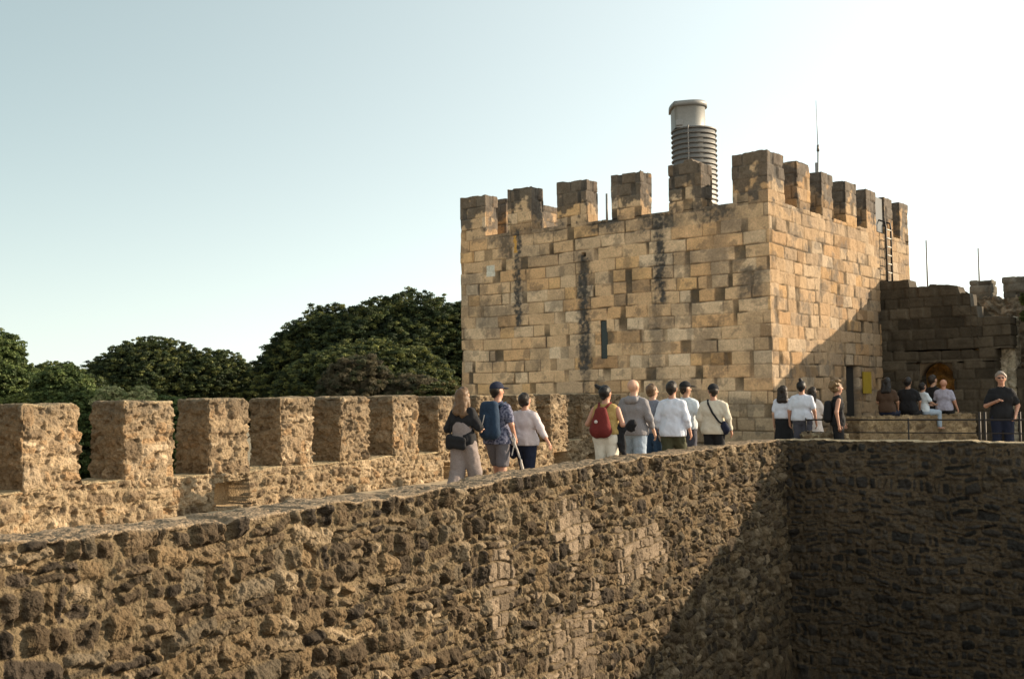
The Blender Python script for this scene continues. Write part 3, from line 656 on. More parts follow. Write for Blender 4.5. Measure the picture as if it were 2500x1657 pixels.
# farther wall with two merlons
B3 = J + TR * 4.2
x0, zb = on_wall(2225, 720, B3, BD); x1 = on_wall(2430, 725, B3, BD)[0]; x2 = on_wall(2452, 712, B3, BD)[0]; zc = on_wall(2452, 708, B3, BD)[1]
fw_ = empty('far_battlement', B3 + V3(0, 0, -9), 'distant dark battlement with two square merlons against the white sky at the right', 'wall')
zt1 = on_wall(2400, 722, B3, BD)[1]
dbox('wall_body', B3, BD, TR, lin(x0, x2 + 9, .05), np.linspace(0, .7, 10), lin(-1.7, zt1, .05), rubble_fn(71, (.3, .3, .2), .06, .05, pal=[(.20, .17, .125), (.16, .135, .10), (.24, .2, .15)], mortar=(.2, .165, .12)), M_RUB, fw_,
     top=lambda u: zt1 - .12 * sstep(x1, x1 + .15, u) * sstep(x1 + .6, x1 + .4, u) + .1 * (noise(np.stack([u * 4, u * 0, u * 0], -1), 98) - .5))
for xa_, xb_, yt in ((2367, 2420, 686), (2447, 2502, 678), (2560, 2620, 672), (2690, 2750, 668)):
    ua, za = on_wall(xa_, yt, B3, BD); ub, _ = on_wall(xb_, yt, B3, BD)
    dbox('merlon', B3, BD, TR, lin(ua, ub, .04), np.linspace(0, .65, 12), lin(zt1 - .12, za, .04), dark_ashlar_fn(73, (.13, .12, .10), .28), M_ASH, fw_, rnd=.02)
pole('flagpole', 'thin bare pole behind the gate wall, nearer the tower', 2261, 587, 720, 36, .03, group=None)
pole('flagpole', 'thin bare pole standing up behind the first far merlon', 2388, 606, 720, 37, .03)

# low seat wall
sA = atz(2098, 1017, -.60); sB = atz(2384, 1007.5, -.60)
# keep the line roughly level: same height, real depths
sU = unit((sB[0] - sA[0], sB[1] - sA[1], 0)); sN = V3(-sU[1], sU[0], 0); sL = float(np.linalg.norm((sB - sA)[:2]))
sw = dbox('seat_wall', V3(sA[0], sA[1], 0), sU, sN, lin(0, sL, .03), np.linspace(0, .5, 16), lin(-1.65, -.60, .03), rubble_fn(81, (.3, .3, .2), .04, .03, pal=[(.22, .16, .095), (.26, .19, .11), (.18, .13, .08)], mortar=(.26, .19, .11)), M_RUB, None)
tag(sw, 'low stone wall with a pale top that five visitors sit on, below the arch', 'low wall')
so_ = dbox('stone_ledge', K + RD * .05 + RN * .75, RD, RN, lin(0, 1.0, .025), np.linspace(0, .4, 16), lin(-1.65, -.89, .025), rubble_fn(83, (.25, .25, .2), .05, .04, pal=warm, mortar=(.45, .36, .22)), M_RUB, None, rnd=.06)
tag(so_, 'short sunlit lump of masonry behind the corner of the courtyard wall', 'ledge')

# railing
M_RAIL = plain('rusty_dark_iron', (.035, .03, .028), .6, .4)
RO = K + V3(.45, .85, 0)
def rp(t, z): return RO + RD * t + V3(0, 0, z)
rl = empty('metal_railing', rp(2.0, ZF), 'dark iron railing with thin posts running behind the short shaded wall', 'railing')
for z, r in ((-.60, .018), (-.87, .013)):
    tubes('rail', [([rp(.19, z), rp(8, z)], r, 6)], M_RAIL, rl)
for px in (1968, 2218, 2392, 2405, 2490):
    t = on_wall(px, 1040, RO, RD)[0]; th = -.56 if px in (1968, 2218) else -.44
    tubes('post', [([rp(t, ZF), rp(t, th)], .017 if px < 2300 else .026, 6)], M_RAIL, rl)

# ------------------------------------------------------------------ trees
def leaf_mat(name, trans=.35):
    m, t, b = new_mat(name); N = t.nodes; L = t.links
    at = N.new('ShaderNodeAttribute'); at.attribute_name = 'tint'; L.new(at.outputs['Color'], b.inputs['Base Color'])
    b.inputs['Roughness'].default_value = .65; b.inputs['Specular IOR Level'].default_value = .25
    tr = N.new('ShaderNodeBsdfTranslucent'); L.new(at.outputs['Color'], tr.inputs['Color'])
    mx = N.new('ShaderNodeMixShader'); mx.inputs[0].default_value = trans; out = N['Material Output']
    L.new(b.outputs[0], mx.inputs[1]); L.new(tr.outputs[0], mx.inputs[2]); L.new(mx.outputs[0], out.inputs['Surface'])
    return m
M_LEAF = leaf_mat('leaves'); M_BARK = plain('bark', (.07, .05, .035), .95, scale=9, var=.4, bump=.8, bd=.03)
def quads_at(c, n, size, rg, asp=1.0):
    n = n / np.linalg.norm(n, axis=1, keepdims=True); r = rg.normal(size=n.shape); t = np.cross(n, r); t /= np.linalg.norm(t, axis=1, keepdims=True); b = np.cross(n, t)
    s = size[:, None] * .5; t = t * s; b = b * s * asp
    return np.stack([c - t - b, c + t - b, c + t + b, c - t + b], 1).reshape(-1, 3)
def tree(name, label, blobs, Y, cols, cpx=20, per=80, lpx=4.2, seed=0, dens=1., flat=.6, group=None, twig=False, cat='tree', core=True, depth=1.0):
    """blobs: crown lobes (x, y, rx, ry) as they subtend at distance Y; every lobe is a full ellipsoid in depth"""
    rg = np.random.default_rng(seed); k = Y / 2647.6; Vs = []; Cs = []
    cols = np.array(cols); base = aty(np.mean([b[0] for b in blobs]), 1000, Y)
    for (px, py, rx, ry) in blobs:
        c0 = aty(px, py, Y); R = np.array([rx * k, max(rx, ry) * k * depth, ry * k])
        area = 2.2 * math.pi * rx * ry / (cpx * cpx * .55) * 1.6 * dens; nc = int(area)
        d = rg.normal(size=(nc * 3, 3)); d /= np.linalg.norm(d, axis=1, keepdims=True)
        keep = (d[:, 2] > -.55) & (rg.random(len(d)) < np.where(d[:, 1] > .25, .35, 1)); d = d[keep][:nc]
        rad = rg.uniform(.74, 1.03, (len(d), 1)) * (1 + .20 * (noise(d * 3.3 + px, seed) - .5) + .14 * (noise(d * 8 + px, seed + 1) - .5))[:, None]
        cc = c0 + d * R * rad; rc = rg.uniform(.6, 1.35, len(d)) * cpx * .62 * k
        cn = cols[rg.integers(0, len(cols), len(d))] * rg.uniform(.7, 1.3, (len(d), 1))
        m = per; idx = np.repeat(np.arange(len(d)), m)
        o = rg.normal(size=(len(idx), 3)); o /= np.linalg.norm(o, axis=1, keepdims=True); o[:, 2] = np.where(rg.random(len(o)) < .65, np.abs(o[:, 2]), o[:, 2])
        rr = rg.uniform(.45, 1.0, (len(idx), 1)) * np.where(rg.random((len(idx), 1)) < .12, 1.35, 1)
        p = cc[idx] + o * rr * rc[idx][:, None] * np.array([1, 1, flat])
        nn = o + .55 * rg.normal(size=o.shape) + np.array([0, 0, .25])
        sz = rg.uniform(.6, 1.35, len(idx)) * lpx * k
        Vs.append(quads_at(p, nn, sz, rg, .12 if twig else .7)); Cs.append(np.repeat(cn[idx] * rg.uniform(.75, 1.25, (len(idx), 1)), 4, axis=0))
        if core:
            nf = int(area * 16); d2 = rg.normal(size=(nf, 3)); d2 /= np.linalg.norm(d2, axis=1, keepdims=True)
            p2 = c0 + d2 * R * rg.uniform(.35, .86, (nf, 1)); Vs.append(quads_at(p2, rg.normal(size=d2.shape), rg.uniform(.8, 1.6, nf) * cpx * .5 * k, rg, .7))
            Cs.append(np.repeat(cols[0] * .8 * rg.uniform(.8, 1.2, (nf, 1)), 4, axis=0))
    V = np.concatenate(Vs); Cc = np.clip(np.concatenate(Cs), 0, 1)
    root = empty(name, (base[0], Y, -9), label, cat, group)
    link('crown', npmesh('crown', V, np.arange(len(V)).reshape(-1, 4), Cc), M_LEAF, root)
    # trunk with limbs reaching into the lobes
    top = np.array([base[0], Y, np.mean([aty(b[0], b[1], Y)[2] for b in blobs])]); r0 = max(.12, max(b[2] for b in blobs) * k * .055)
    fork = np.array([base[0], Y, min(top[2] - 1.5, -5)]); L_ = [([(base[0], Y, -9), (base[0] + r0, Y, (fork[2] - 9) / 2), fork], [r0 * 1.3, r0, r0 * .85], 8)]
    for (px, py, rx, ry) in blobs:
        e = aty(px, py, Y)
        for q in range(3):
            t = e + rg.normal(size=3) * np.array([rx, rx, ry]) * k * .4; L_.append(([fork, (fork + t) / 2 + rg.normal(size=3) * .2, t], [r0 * .6, r0 * .4, r0 * .12], 6))
    tubes('trunk', L_, M_BARK, root)
    return root
G_DK = [(.03, .044, .017), (.05, .068, .024), (.07, .09, .03), (.10, .12, .036)]
G_MD = [(.045, .07, .022), (.075, .105, .032), (.105, .135, .042)]
G_PINE = [(.024, .038, .016), (.042, .058, .022), (.065, .082, .028), (.125, .135, .042)]
gp = 'trees beyond the battlement wall'
tree('umbrella_pine', 'largest dark umbrella pine, its broad dome running behind the left edge of the tower', [(1010, 935, 262, 215), (830, 905, 165, 152), (1190, 935, 190, 205), (728, 935, 100, 132)], 66, G_PINE, 14, 75, 3.0, 1, group=gp)
tree('umbrella_pine', 'lower umbrella pine with yellow green tips in front of the largest pine', [(895, 955, 180, 122), (1000, 965, 112, 118), (760, 970, 90, 90)], 57, [(.035, .05, .02), (.075, .09, .03), (.14, .15, .045)], 13, 70, 3.0, 2, group=gp)
tree('bare_bush', 'brown twiggy leafless round bush in front of the lower umbrella pine', [(875, 968, 98, 94), (1005, 975, 80, 58)], 48, [(.08, .068, .04), (.105, .088, .05), (.055, .062, .03)], 15, 120, 9, 3, twig=True, cat='bush')
tree('leafy_bush', 'low yellowish green bush touching the left edge of the tower', [(1075, 982, 70, 48), (1125, 985, 50, 36)], 46, [(.06, .07, .022), (.09, .095, .03), (.10, .08, .03)], 12, 60, 4, 4, cat='bush')
tree('umbrella_pine', 'medium dark pine with a rounded top between the left trees and the largest pine', [(368, 955, 172, 122), (525, 965, 108, 110), (255, 975, 82, 84), (600, 975, 66, 82), (650, 985, 60, 85)], 72, G_PINE, 12, 62, 2.9, 5, group=gp)
tree('leafy_tree', 'small dark green tree between the tall left tree and the medium pine', [(125, 970, 105, 84), (200, 985, 60, 75)], 58, G_DK, 14, 70, 3.8, 6, group=gp)
tree('leafy_tree', 'tall bright green leafy tree cut off by the left edge', [(-5, 925, 60, 118), (38, 955, 46, 88), (-80, 930, 90, 140), (10, 1010, 70, 70)], 38, G_MD, 15, 85, 3.8, 7, group=gp)
tree('leafy_tree', 'mid green leafy tree rising behind the first gap of the battlements', [(150, 975, 72, 84), (205, 1020, 60, 80), (190, 1110, 75, 95), (120, 1120, 80, 100), (420, 1085, 80, 110), (330, 1100, 90, 110)], 36, G_MD, 14, 75, 3.6, 8, group=gp)
tree('olive_bush', 'pale grey green bush peeking over the second merlon', [(272, 985, 42, 42), (345, 985, 36, 40)], 32, [(.26, .27, .13), (.33, .33, .16), (.17, .2, .08)], 10, 60, 3.4, 9, cat='bush')
tree('leafy_bush', 'small yellow green bush low behind the first merlon at the left edge', [(48, 992, 30, 30), (0, 1000, 30, 26)], 30, [(.11, .13, .03), (.08, .10, .028)], 9, 60, 3.2, 10, cat='bush')
tree('leafy_bush', 'sprig of green leaves growing at the right edge above the side wall', [(2506, 735, 12, 22), (2508, 775, 14, 18)], 31, [(.08, .10, .03), (.11, .13, .04)], 7, 50, 3.4, 12, cat='bush', core=False)
# distant wooded slope that closes the view beyond the trees

# ------------------------------------------------------------------ people (blended surfaces polygonised with surface nets)
def smin(a, b, k): h = np.clip(.5 + .5 * (b - a) / k, 0, 1); return b * (1 - h) + a * h - k * h * (1 - h)
def prim_d(P, pr):
    a, b, ra, rb, s = pr; s = np.array(s); Q = P / s; a = np.array(a) / s; b = np.array(b) / s; ab = b - a
    t = np.clip(((Q - a) @ ab) / max(ab @ ab, 1e-9), 0, 1)
    return (np.linalg.norm(Q - a - t[..., None] * ab, axis=-1) - (ra + (rb - ra) * t)) * min(s)
def surf(prims, h=.016, k=.03, fold=0., clips=(), seed=0, warp=None):
    A = np.array([np.minimum(p[0], p[1]) - (max(p[2], p[3]) + .05) * max(p[4]) for p in prims]); B = np.array([np.maximum(p[0], p[1]) + (max(p[2], p[3]) + .05) * max(p[4]) for p in prims])
    lo, hi = A.min(0) - h, B.max(0) + h; n = np.ceil((hi - lo) / h).astype(int) + 1
    F = np.full(n, .2)
    G = np.stack(np.meshgrid(*[lo[i] + h * np.arange(n[i]) for i in range(3)], indexing='ij'), -1)
    for p, a, b in zip(prims, A, B):
        i0 = np.clip(np.floor((a - lo) / h).astype(int), 0, n); i1 = np.clip(np.ceil((b - lo) / h).astype(int) + 1, 0, n)
        sl = tuple(slice(i0[i], i1[i]) for i in range(3)); F[sl] = smin(F[sl], prim_d(G[sl], p), k)
    if fold: F = F + fold * (noise(G * np.array([13, 13, 8.]) + 3 * noise(G * 5, seed + 2)[..., None], seed) - .5) + fold * .6 * (noise(G * np.array([30, 30, 22.]), seed + 1) - .5)
    for (o, nn) in clips: F = np.maximum(F, (G - np.array(o)) @ np.array(nn))
    ins = F < 0; cell = np.zeros(np.array(F.shape) - 1, int); corners = [(i, j, l) for i in (0, 1) for j in (0, 1) for l in (0, 1)]
    sh = cell.shape; cut = lambda arr, c: arr[c[0]:c[0] + sh[0], c[1]:c[1] + sh[1], c[2]:c[2] + sh[2]]
    for c in corners: cell = cell + cut(ins, c)
    act = (cell > 0) & (cell < 8); idx = np.full(sh, -1); ii = np.argwhere(act); idx[act] = np.arange(len(ii))
    acc = np.zeros((len(ii), 3)); cnt = np.zeros(len(ii))
    for c in corners:
        for ax in range(3):
            if c[ax]: continue
            d = list(c); d[ax] = 1
            fa = F[ii[:, 0] + c[0], ii[:, 1] + c[1], ii[:, 2] + c[2]]; fb = F[ii[:, 0] + d[0], ii[:, 1] + d[1], ii[:, 2] + d[2]]
            m = (fa < 0) != (fb < 0); t = np.where(m, fa / np.where(m, fa - fb, 1), 0)
            pos = np.tile(np.array(c, float), (len(ii), 1)); pos[:, ax] += t; acc[m] += pos[m]; cnt[m] += 1
    V = lo + h * (ii + acc / np.maximum(cnt, 1)[:, None]); Q = []
    for ax in range(3):
        b, c = (ax + 1) % 3, (ax + 2) % 3
        e0 = [slice(None)] * 3; e1 = [slice(None)] * 3; e0[ax] = slice(0, -1); e1[ax] = slice(1, None)
        s0, s1 = ins[tuple(e0)], ins[tuple(e1)]; g = np.argwhere(s0 != s1)
        g = g[(g[:, b] > 0) & (g[:, c] > 0) & (g[:, b] < sh[b]) & (g[:, c] < sh[c])]
        def at(db, dc): q = g.copy(); q[:, b] += db; q[:, c] += dc; return idx[q[:, 0], q[:, 1], q[:, 2]]
        q4 = np.stack([at(-1, -1), at(0, -1), at(0, 0), at(-1, 0)], 1); fl = s0[g[:, 0], g[:, 1], g[:, 2]]
        q4[~fl] = q4[~fl][:, ::-1]; Q.append(q4)
    Q = np.concatenate(Q); Q = Q[(Q >= 0).all(1)]
    return V, Q
def cap(a, b, ra, rb=None, s=(1, 1, 1)): return (np.array(a, float), np.array(b, float), ra, rb if rb is not None else ra, s)
def skin_mat(name, c): 
    m, t, b = new_mat(name); at = t.nodes.new('ShaderNodeAttribute'); at.attribute_name = 'tint'; t.links.new(at.outputs['Color'], b.inputs['Base Color'])
    b.inputs['Roughness'].default_value = .55; b.inputs['Subsurface Weight'].default_value = .0; return m
M_SKIN = skin_mat('skin', None)
def cloth(name, c, c2=None, scale=60, var=.12, rough=.9): return plain(name, c, rough, 0, var, scale, .35, c2, .004)
CL = dict(black=cloth('black_cloth', (.012, .012, .014)), white=cloth('white_cotton', (.58, .60, .68), var=.04), cream=cloth('cream_linen', (.52, .47, .38), var=.06), navy=cloth('navy_cloth', (.012, .016, .035)),
    pinkwhite=cloth('pale_striped_knit', (.52, .45, .45), var=.05), greyhood=cloth('grey_melange', (.20, .19, .20), var=.15, scale=90), denim=cloth('light_denim', (.28, .34, .42), var=.12), blue=cloth('blue_denim', (.03, .06, .11), var=.15),
    slate=cloth('slate_tee', (.17, .18, .22)), olive=cloth('olive_cotton', (.055, .055, .03)), grey=cloth('grey_cotton', (.11, .10, .11)), taupe=cloth('taupe_cloth', (.22, .18, .17)), floral=cloth('floral_navy_print', (.015, .02, .05), (.2, .2, .27), 34),
    offwhite=cloth('offwhite_cotton', (.62, .58, .50), var=.05), yellow=cloth('mustard_top', (.36, .25, .09)), bluetee=cloth('bluish_white_tee', (.52, .57, .62), var=.04), lilac=cloth('lilac_tee', (.30, .29, .36)), brown=cloth('brown_top', (.06, .035, .022)),
    darkgrey=cloth('dark_grey_cotton', (.07, .07, .09)), red=cloth('wine_red_canvas', (.13, .018, .016), var=.15), bag=cloth('blue_pack_nylon', (.016, .034, .065), var=.2), shoe=cloth('shoe_rubber', (.05, .045, .04)), pink=cloth('pale_pink_dress', (.56, .50, .47), var=.06), rope=cloth('pale_strap', (.45, .40, .36)))
HAIR = {k: plain('hair_' + k, c, .5, 0, .35, 90, .8, None, .006) for k, c in dict(brown=(.12, .07, .038), black=(.012, .010, .010), dark=(.022, .015, .011), blond=(.17, .105, .05), grey=(.22, .18, .15)).items()}
SK = dict(fair=(.48, .28, .19), tan=(.34, .185, .12), red=(.43, .215, .14))

def person(label, px, ytop, Y, rot, top=None, bottom=None, hair=('short', 'dark'), skin='fair', arms=None, legs='stand', sit=False, build=1.0, extra=None, group=None, hood=False, headturn=0., sleeve='short', hem=.90, zbase=None, h=.016, shirtmat=None, lean=0., headz=0.):
    zb = ZF if zbase is None else zbase
    P = aty(px, ytop, Y); full = 1.75 if not sit else 1.75 - .84
    if hair[0] == 'bun_top': full += .06
    sc = (P[2] - zb) / full; dz = 0 if not sit else -.84
    B = build
    arms = arms or {}
    sh = {1: V3(.165 * B, 0, 1.385), -1: V3(-.165 * B, 0, 1.385)}
    el = {1: V3(*arms.get('er', (.235 * B, -.03, 1.14))), -1: V3(*arms.get('el', (-.235 * B, -.03, 1.14)))}
    wr = {1: V3(*arms.get('wr', (.25 * B, .04, .90))), -1: V3(*arms.get('wl', (-.25 * B, .04, .90)))}
    hip = {1: V3(.092, 0, .90), -1: V3(-.092, 0, .90)}
    if sit: kn = {1: V3(.11, .44, .88), -1: V3(-.11, .44, .88)}; an = {1: V3(.11, .46, .46), -1: V3(-.11, .46, .46)}
    elif legs == 'walkL': kn = {1: V3(.10, -.02, .49), -1: V3(-.10, .14, .50)}; an = {1: V3(.10, -.22, .12), -1: V3(-.10, .16, .08)}
    elif legs == 'walkR': kn = {1: V3(.10, .14, .50), -1: V3(-.10, -.02, .49)}; an = {1: V3(.10, .16, .08), -1: V3(-.10, -.22, .12)}
    else: kn = {1: V3(.105, .02, .49), -1: V3(-.105, .02, .49)}; an = {1: V3(.11, -.02, .08), -1: V3(-.11, -.02, .08)}
    cth, sth = math.cos(headturn), math.sin(headturn)
    def hd(x, y, z):     # head frame, turned about the neck
        return V3(x * cth - y * sth, x * sth + y * cth + lean * .5, z + headz)
    torso = [cap((-.105 * B, 0, 1.375), (.105 * B, 0, 1.375), .068, .068, (1, .95, 1)), cap((-.07 * B, 0, 1.27), (.07 * B, 0, 1.27), .115, .115, (1, .9, 1)), cap((-.05 * B, 0, 1.10), (.05 * B, 0, 1.10), .105, .105, (1, .88, 1)),
             cap((-.075 * B, -.005, .95), (.075 * B, -.005, .95), .115, .115, (1, .95, 1)), cap((0, 0, 1.3), (0, 0, 1.0), .10 * B, .11 * B, (1.15, .85, 1)), cap((0, 0, 1.42), hd(0, .012, 1.55), .062, .055), cap((0, -.01, 1.455), (.12 * B, 0, 1.395), .052, .055), cap((0, -.01, 1.455), (-.12 * B, 0, 1.395), .052, .055)]
    head = [cap(hd(0, .0, 1.652), hd(0, -.012, 1.655), .094, .094, (.92, 1.08, 1)), cap(hd(0, .05, 1.575), hd(0, .035, 1.61), .050, .068, (.95, 1, 1.1)), cap(hd(0, .106, 1.64), hd(0, .120, 1.62), .011, .015),
            cap(hd(.086, .0, 1.63), hd(.088, -.005, 1.655), .014, .017, (.6, 1, 1)), cap(hd(-.086, .0, 1.63), hd(-.088, -.005, 1.655), .014, .017, (.6, 1, 1))]
    limbs = []
    for s in (1, -1):
        limbs += [cap(sh[s], el[s], .050, .040), cap(el[s], wr[s], .040, .026), cap(hip[s], kn[s], .088, .056), cap(kn[s], an[s], .056, .036), cap(an[s] + V3(0, -.02, -.03), an[s] + V3(0, .15, -.045), .036, .030)]
        hdv = unit(wr[s] - el[s]); limbs.append(cap(wr[s] + hdv * .02, wr[s] + hdv * .075, .026, .030, (.75, 1, 1)))
    V, Q = surf(torso + head + limbs, h, .022); parts = [(V, Q, np.zeros((0, 3), int))]
    for s in (1, -1):      # four fingers and a thumb rooted in the palm, slightly curled
        hdv = unit(wr[s] - el[s]); fwd = V3(0, 1, 0) - hdv * hdv[1]; fwd = unit(fwd); inn = unit(np.cross(hdv, fwd)) * (1 if np.cross(hdv, fwd)[0] * s < 0 else -1)
        pk = wr[s] + hdv * .07
        for q, (o, ln) in enumerate(((.024, .070), (.008, .078), (-.008, .073), (-.023, .058))):
            a = pk + fwd * o; b = a + hdv * ln * .45 + inn * .006; c = b + hdv * ln * .33 + inn * .016; d = c + hdv * ln * .2 + inn * .018
            parts.append(tube_arrays([a - hdv * .01, b, c, d], [.0085, .0082, .0075, .006], 6))
        a = wr[s] + hdv * .03 + fwd * .022; parts.append(tube_arrays([a, a + fwd * .03 + hdv * .02 + inn * .006, a + fwd * .036 + hdv * .052 + inn * .014], [.011, .0095, .007], 6))
    V, Q, T = join_arrays(parts); V = V.copy()
    sk = np.array(SK[skin]); col = np.tile(sk, (len(V), 1)) * (.92 + .16 * noise(V * 12, 3))[:, None]
    for s in (1, -1):
        e = hd(.034 * s, .096, 1.655); dd = np.linalg.norm((V - e) / np.array([1.3, 1.6, 1]), axis=1); col = np.where((dd < .014)[:, None], np.array([.04, .025, .02]), col)
    dd = np.linalg.norm((V - hd(0, .10, 1.59)) / np.array([1.8, 1.5, .7]), axis=1); col = np.where((dd < .014)[:, None], np.array([.36, .12, .10]), col)
    V[:, 2] += dz
    if lean: pass
    o = link('person', npmesh('person', V, Q, col, True, T), M_SKIN); tag(o, label, 'person', group)
    o.location = (P[0], P[1], zb); o.rotation_euler = (0, 0, math.radians(rot)); o.scale = (sc,) * 3
    def child(name, prims, mat, hh=None, k=None, fold=.010, clips=(), seed=1):
        k = k or (.014 if name == 'hair' else .03)
        V, Q = surf(prims, hh or h, k, fold, clips, seed); V[:, 2] += dz
        return link(name, npmesh(name, V, Q, None, True), mat, o, local=True)
    infl = .020
    def grow(p, g): return (p[0], p[1], p[2] + g, p[3] + g, p[4])
    if top:
        pr = [grow(p, infl + .004) for p in torso[:5]] + [grow(p, .012) for p in torso[6:]]
        hr = .150 if B < 1.05 else .170
        pr += [cap((-.06 * B, 0, hem + .05), (.06 * B, 0, hem + .05), hr, hr, (.96, .97, 1)), cap((-.06 * B, 0, hem + .11), (.06 * B, 0, hem + .11), hr - .01, hr - .01, (.96, .97, 1)), cap((-.06 * B, 0, max(1.02, hem + .08)), (.06 * B, 0, max(1.02, hem + .08)), .140, .140, (1, .98, 1)), cap((0, -.005, 1.40), (0, 0, 1.465), .085, .068)]
        clips = [((0, 0, hem), (0, 0, -1)), ((0, 0, 1.495), (0, -.35, .94))]
        if sleeve != 'none':
            f = dict(short=(.72, 0), half=(1, .15), long34=(1, .55), long=(1, .93))[sleeve]; r = .066 if sleeve == 'short' else .062
            for s in (1, -1):
                e = sh[s] + (el[s] - sh[s]) * f[0]; pr.append(cap(sh[s], e, .070, r))
                if f[1]: pr.append(cap(el[s], el[s] + (wr[s] - el[s]) * f[1], r - .004, .050 if sleeve != 'long' else .040))
        child('shirt', pr, CL[top], k=.03, fold=.024, clips=clips, seed=int(px))
        if hood: child('hood', [cap((-.06, -.10, 1.43), (.06, -.10, 1.43), .055, .055, (1, 1, 1.1)), cap((-.08, .0, 1.46), (-.06, -.08, 1.43), .045, .05), cap((.08, 0, 1.46), (.06, -.08, 1.43), .045, .05)], CL[top], fold=.02)
    if bottom:
        kind, mt = bottom; pel = [cap((-.08 * B, -.005, .94), (.08 * B, -.005, .94), .126, .126, (1, .98, 1)), cap((-.06 * B, 0, 1.01), (.06 * B, 0, 1.01), .108, .108, (1, .92, 1))]
        clips = [((0, 0, 1.06), (0, 0, 1))]
        if kind == 'long':
            for s in (1, -1): pel += [cap(hip[s], kn[s], .112, .080), cap(kn[s], an[s] + V3(0, 0, .03), .080, .064)]
        elif kind == 'wide':
            for s in (1, -1): pel += [cap(hip[s], kn[s], .120, .112), cap(kn[s], an[s] + V3(0, 0, .03), .112, .115)]
        elif kind == 'short':
            for s in (1, -1): pel += [cap(hip[s], kn[s] + V3(0, 0, .08 if not sit else 0), .116, .095)]
            if not sit: clips.append(((0, 0, .53), (0, 0, -1)))
        elif kind == 'skirt':
            pel += [cap((-.05, 0, .9), (-.10, .0, .15), .13, .17), cap((.05, 0, .9), (.10, 0, .15), .13, .17)]; clips.append(((0, 0, .12), (0, 0, -1)))
        elif kind == 'dress':
            pel += [cap((-.04, 0, 1.05), (-.10, .0, .55), .12, .17), cap((.04, 0, 1.05), (.10, 0, .55), .12, .17)]; clips.append(((0, 0, .50), (0, 0, -1)))
        child('skirt' if kind in ('skirt', 'dress') else 'trousers' if kind != 'short' else 'shorts', pel, CL[mt], fold=.020, clips=clips, seed=int(px) + 3)
    if not sit:
        for s in (1, -1): child('shoe', [cap(an[s] + V3(0, -.035, -.03), an[s] + V3(0, .16, -.048), .044, .036)], CL['shoe'], fold=0, clips=[((0, 0, .0), (0, 0, -1))])
    hk, hc = hair; HM = HAIR.get(hc)
    scalp = [cap(hd(0, -.012, 1.672), hd(0, -.024, 1.660), .102, .102, (.96, 1.08, 1)), cap(hd(0, -.055, 1.58), hd(0, -.05, 1.65), .045, .07)]
    facec = [(hd(0, .055, 1.66), unit(hd(0, 1, .55 + 1.0) - hd(0, 0, 1.0)))]
    if hk == 'short': child('hair', scalp + [cap(hd(0, .05, 1.705), hd(0, -.02, 1.705), .06, .075)], HM, .013, fold=.02, clips=[(hd(0, .06, 1.68), unit(hd(0, 1, -.5) - hd(0, 0, 0)))])
    elif hk == 'bob': child('hair', scalp + [cap(hd(-.05, -.03, 1.60), hd(-.04, -.02, 1.68), .05, .06), cap(hd(.05, -.03, 1.60), hd(.04, -.02, 1.68), .05, .06)], HM, .013, fold=.025, clips=facec)
    elif hk == 'long':
        child('hair', scalp + [cap(hd(-.03, -.06, 1.66), (-.05, -.11, 1.40), .075, .062), cap(hd(.03, -.06, 1.66), (.06, -.10, 1.36), .075, .055), cap(hd(.06, -.01, 1.62), (.12, -.02, 1.30), .05, .032), cap((.12, -.05, 1.36), (.14, -.06, 1.16), .035, .014)], HM, .013, fold=.03, clips=facec)
    elif hk == 'medium':
        child('hair', scalp + [cap(hd(-.04, -.05, 1.66), (-.06, -.08, 1.43), .07, .07), cap(hd(.04, -.05, 1.66), (.06, -.08, 1.43), .07, .07), cap((-.06, -.09, 1.43), (.06, -.09, 1.43), .06, .06)], HM, .013, fold=.03, clips=facec)
    elif hk == 'bun_side': child('hair', scalp + [cap(hd(-.06, -.07, 1.73), hd(-.10, -.08, 1.75), .035, .032), cap(hd(-.13, -.09, 1.77), hd(-.10, -.08, 1.74), .012, .02)], HM, .012, fold=.02, clips=facec)
    elif hk == 'bun_top': child('hair', scalp + [cap(hd(-.01, -.04, 1.795), hd(-.01, -.045, 1.80), .038, .036)], HM, .012, fold=.012, clips=facec)
    elif hk == 'curly':
        rg = np.random.default_rng(5); pr = list(scalp)
        for q in range(90):
            d = rg.normal(size=3); d /= np.linalg.norm(d)
            if d[1] > .35 and d[2] < .55: continue
            if d[2] < -.75: continue
            c = hd(d[0] * .115, -.03 + d[1] * .125, 1.675 + d[2] * .12); pr.append(cap(c, c + .01, .026, .022))
        child('hair', pr, HM, .012, .012, fold=.03)
    elif hk == 'bald': pass
    elif hk == 'cap':
        child('hair', [grow(p, -.006) for p in scalp], HAIR['dark'], .013, fold=.012, clips=[(hd(0, .02, 1.66), unit(hd(0, 1, 0) - hd(0, 0, 0)))])
        cc = [cap(hd(0, .0, 1.692), hd(0, -.01, 1.688), .106, .106, (.96, 1.1, .92))]
        child('cap', cc, CL[hc], .012, fold=.004, clips=[(hd(0, 0, 1.675), (0, 0, -1))])
        child('cap_brim', [cap(hd(0, .11, 1.69), hd(0, .17, 1.682), .072, .062, (1, 1, .16))], CL[hc], .011, fold=0)
    if extra: extra(o, child, locals())
    return o

def held(name, label, cat, host, prims, mat, extra=None, k=.02, h=.013, fold=.008, clips=()):
    V, Q = surf(prims, h, k, fold, clips, 5)
    o = link(name, npmesh(name, V, Q, None, True), mat); tag(o, label, cat)
    o.location = host.location; o.rotation_euler = host.rotation_euler; o.scale = host.scale
    for n, lst, m in (extra or []):
        tubes(n, lst, m, o, local=True)
    return o
g1 = 'visitors walking along the battlements'; g2 = 'visitors near the tower door'; g3 = 'visitors sitting on the low wall'
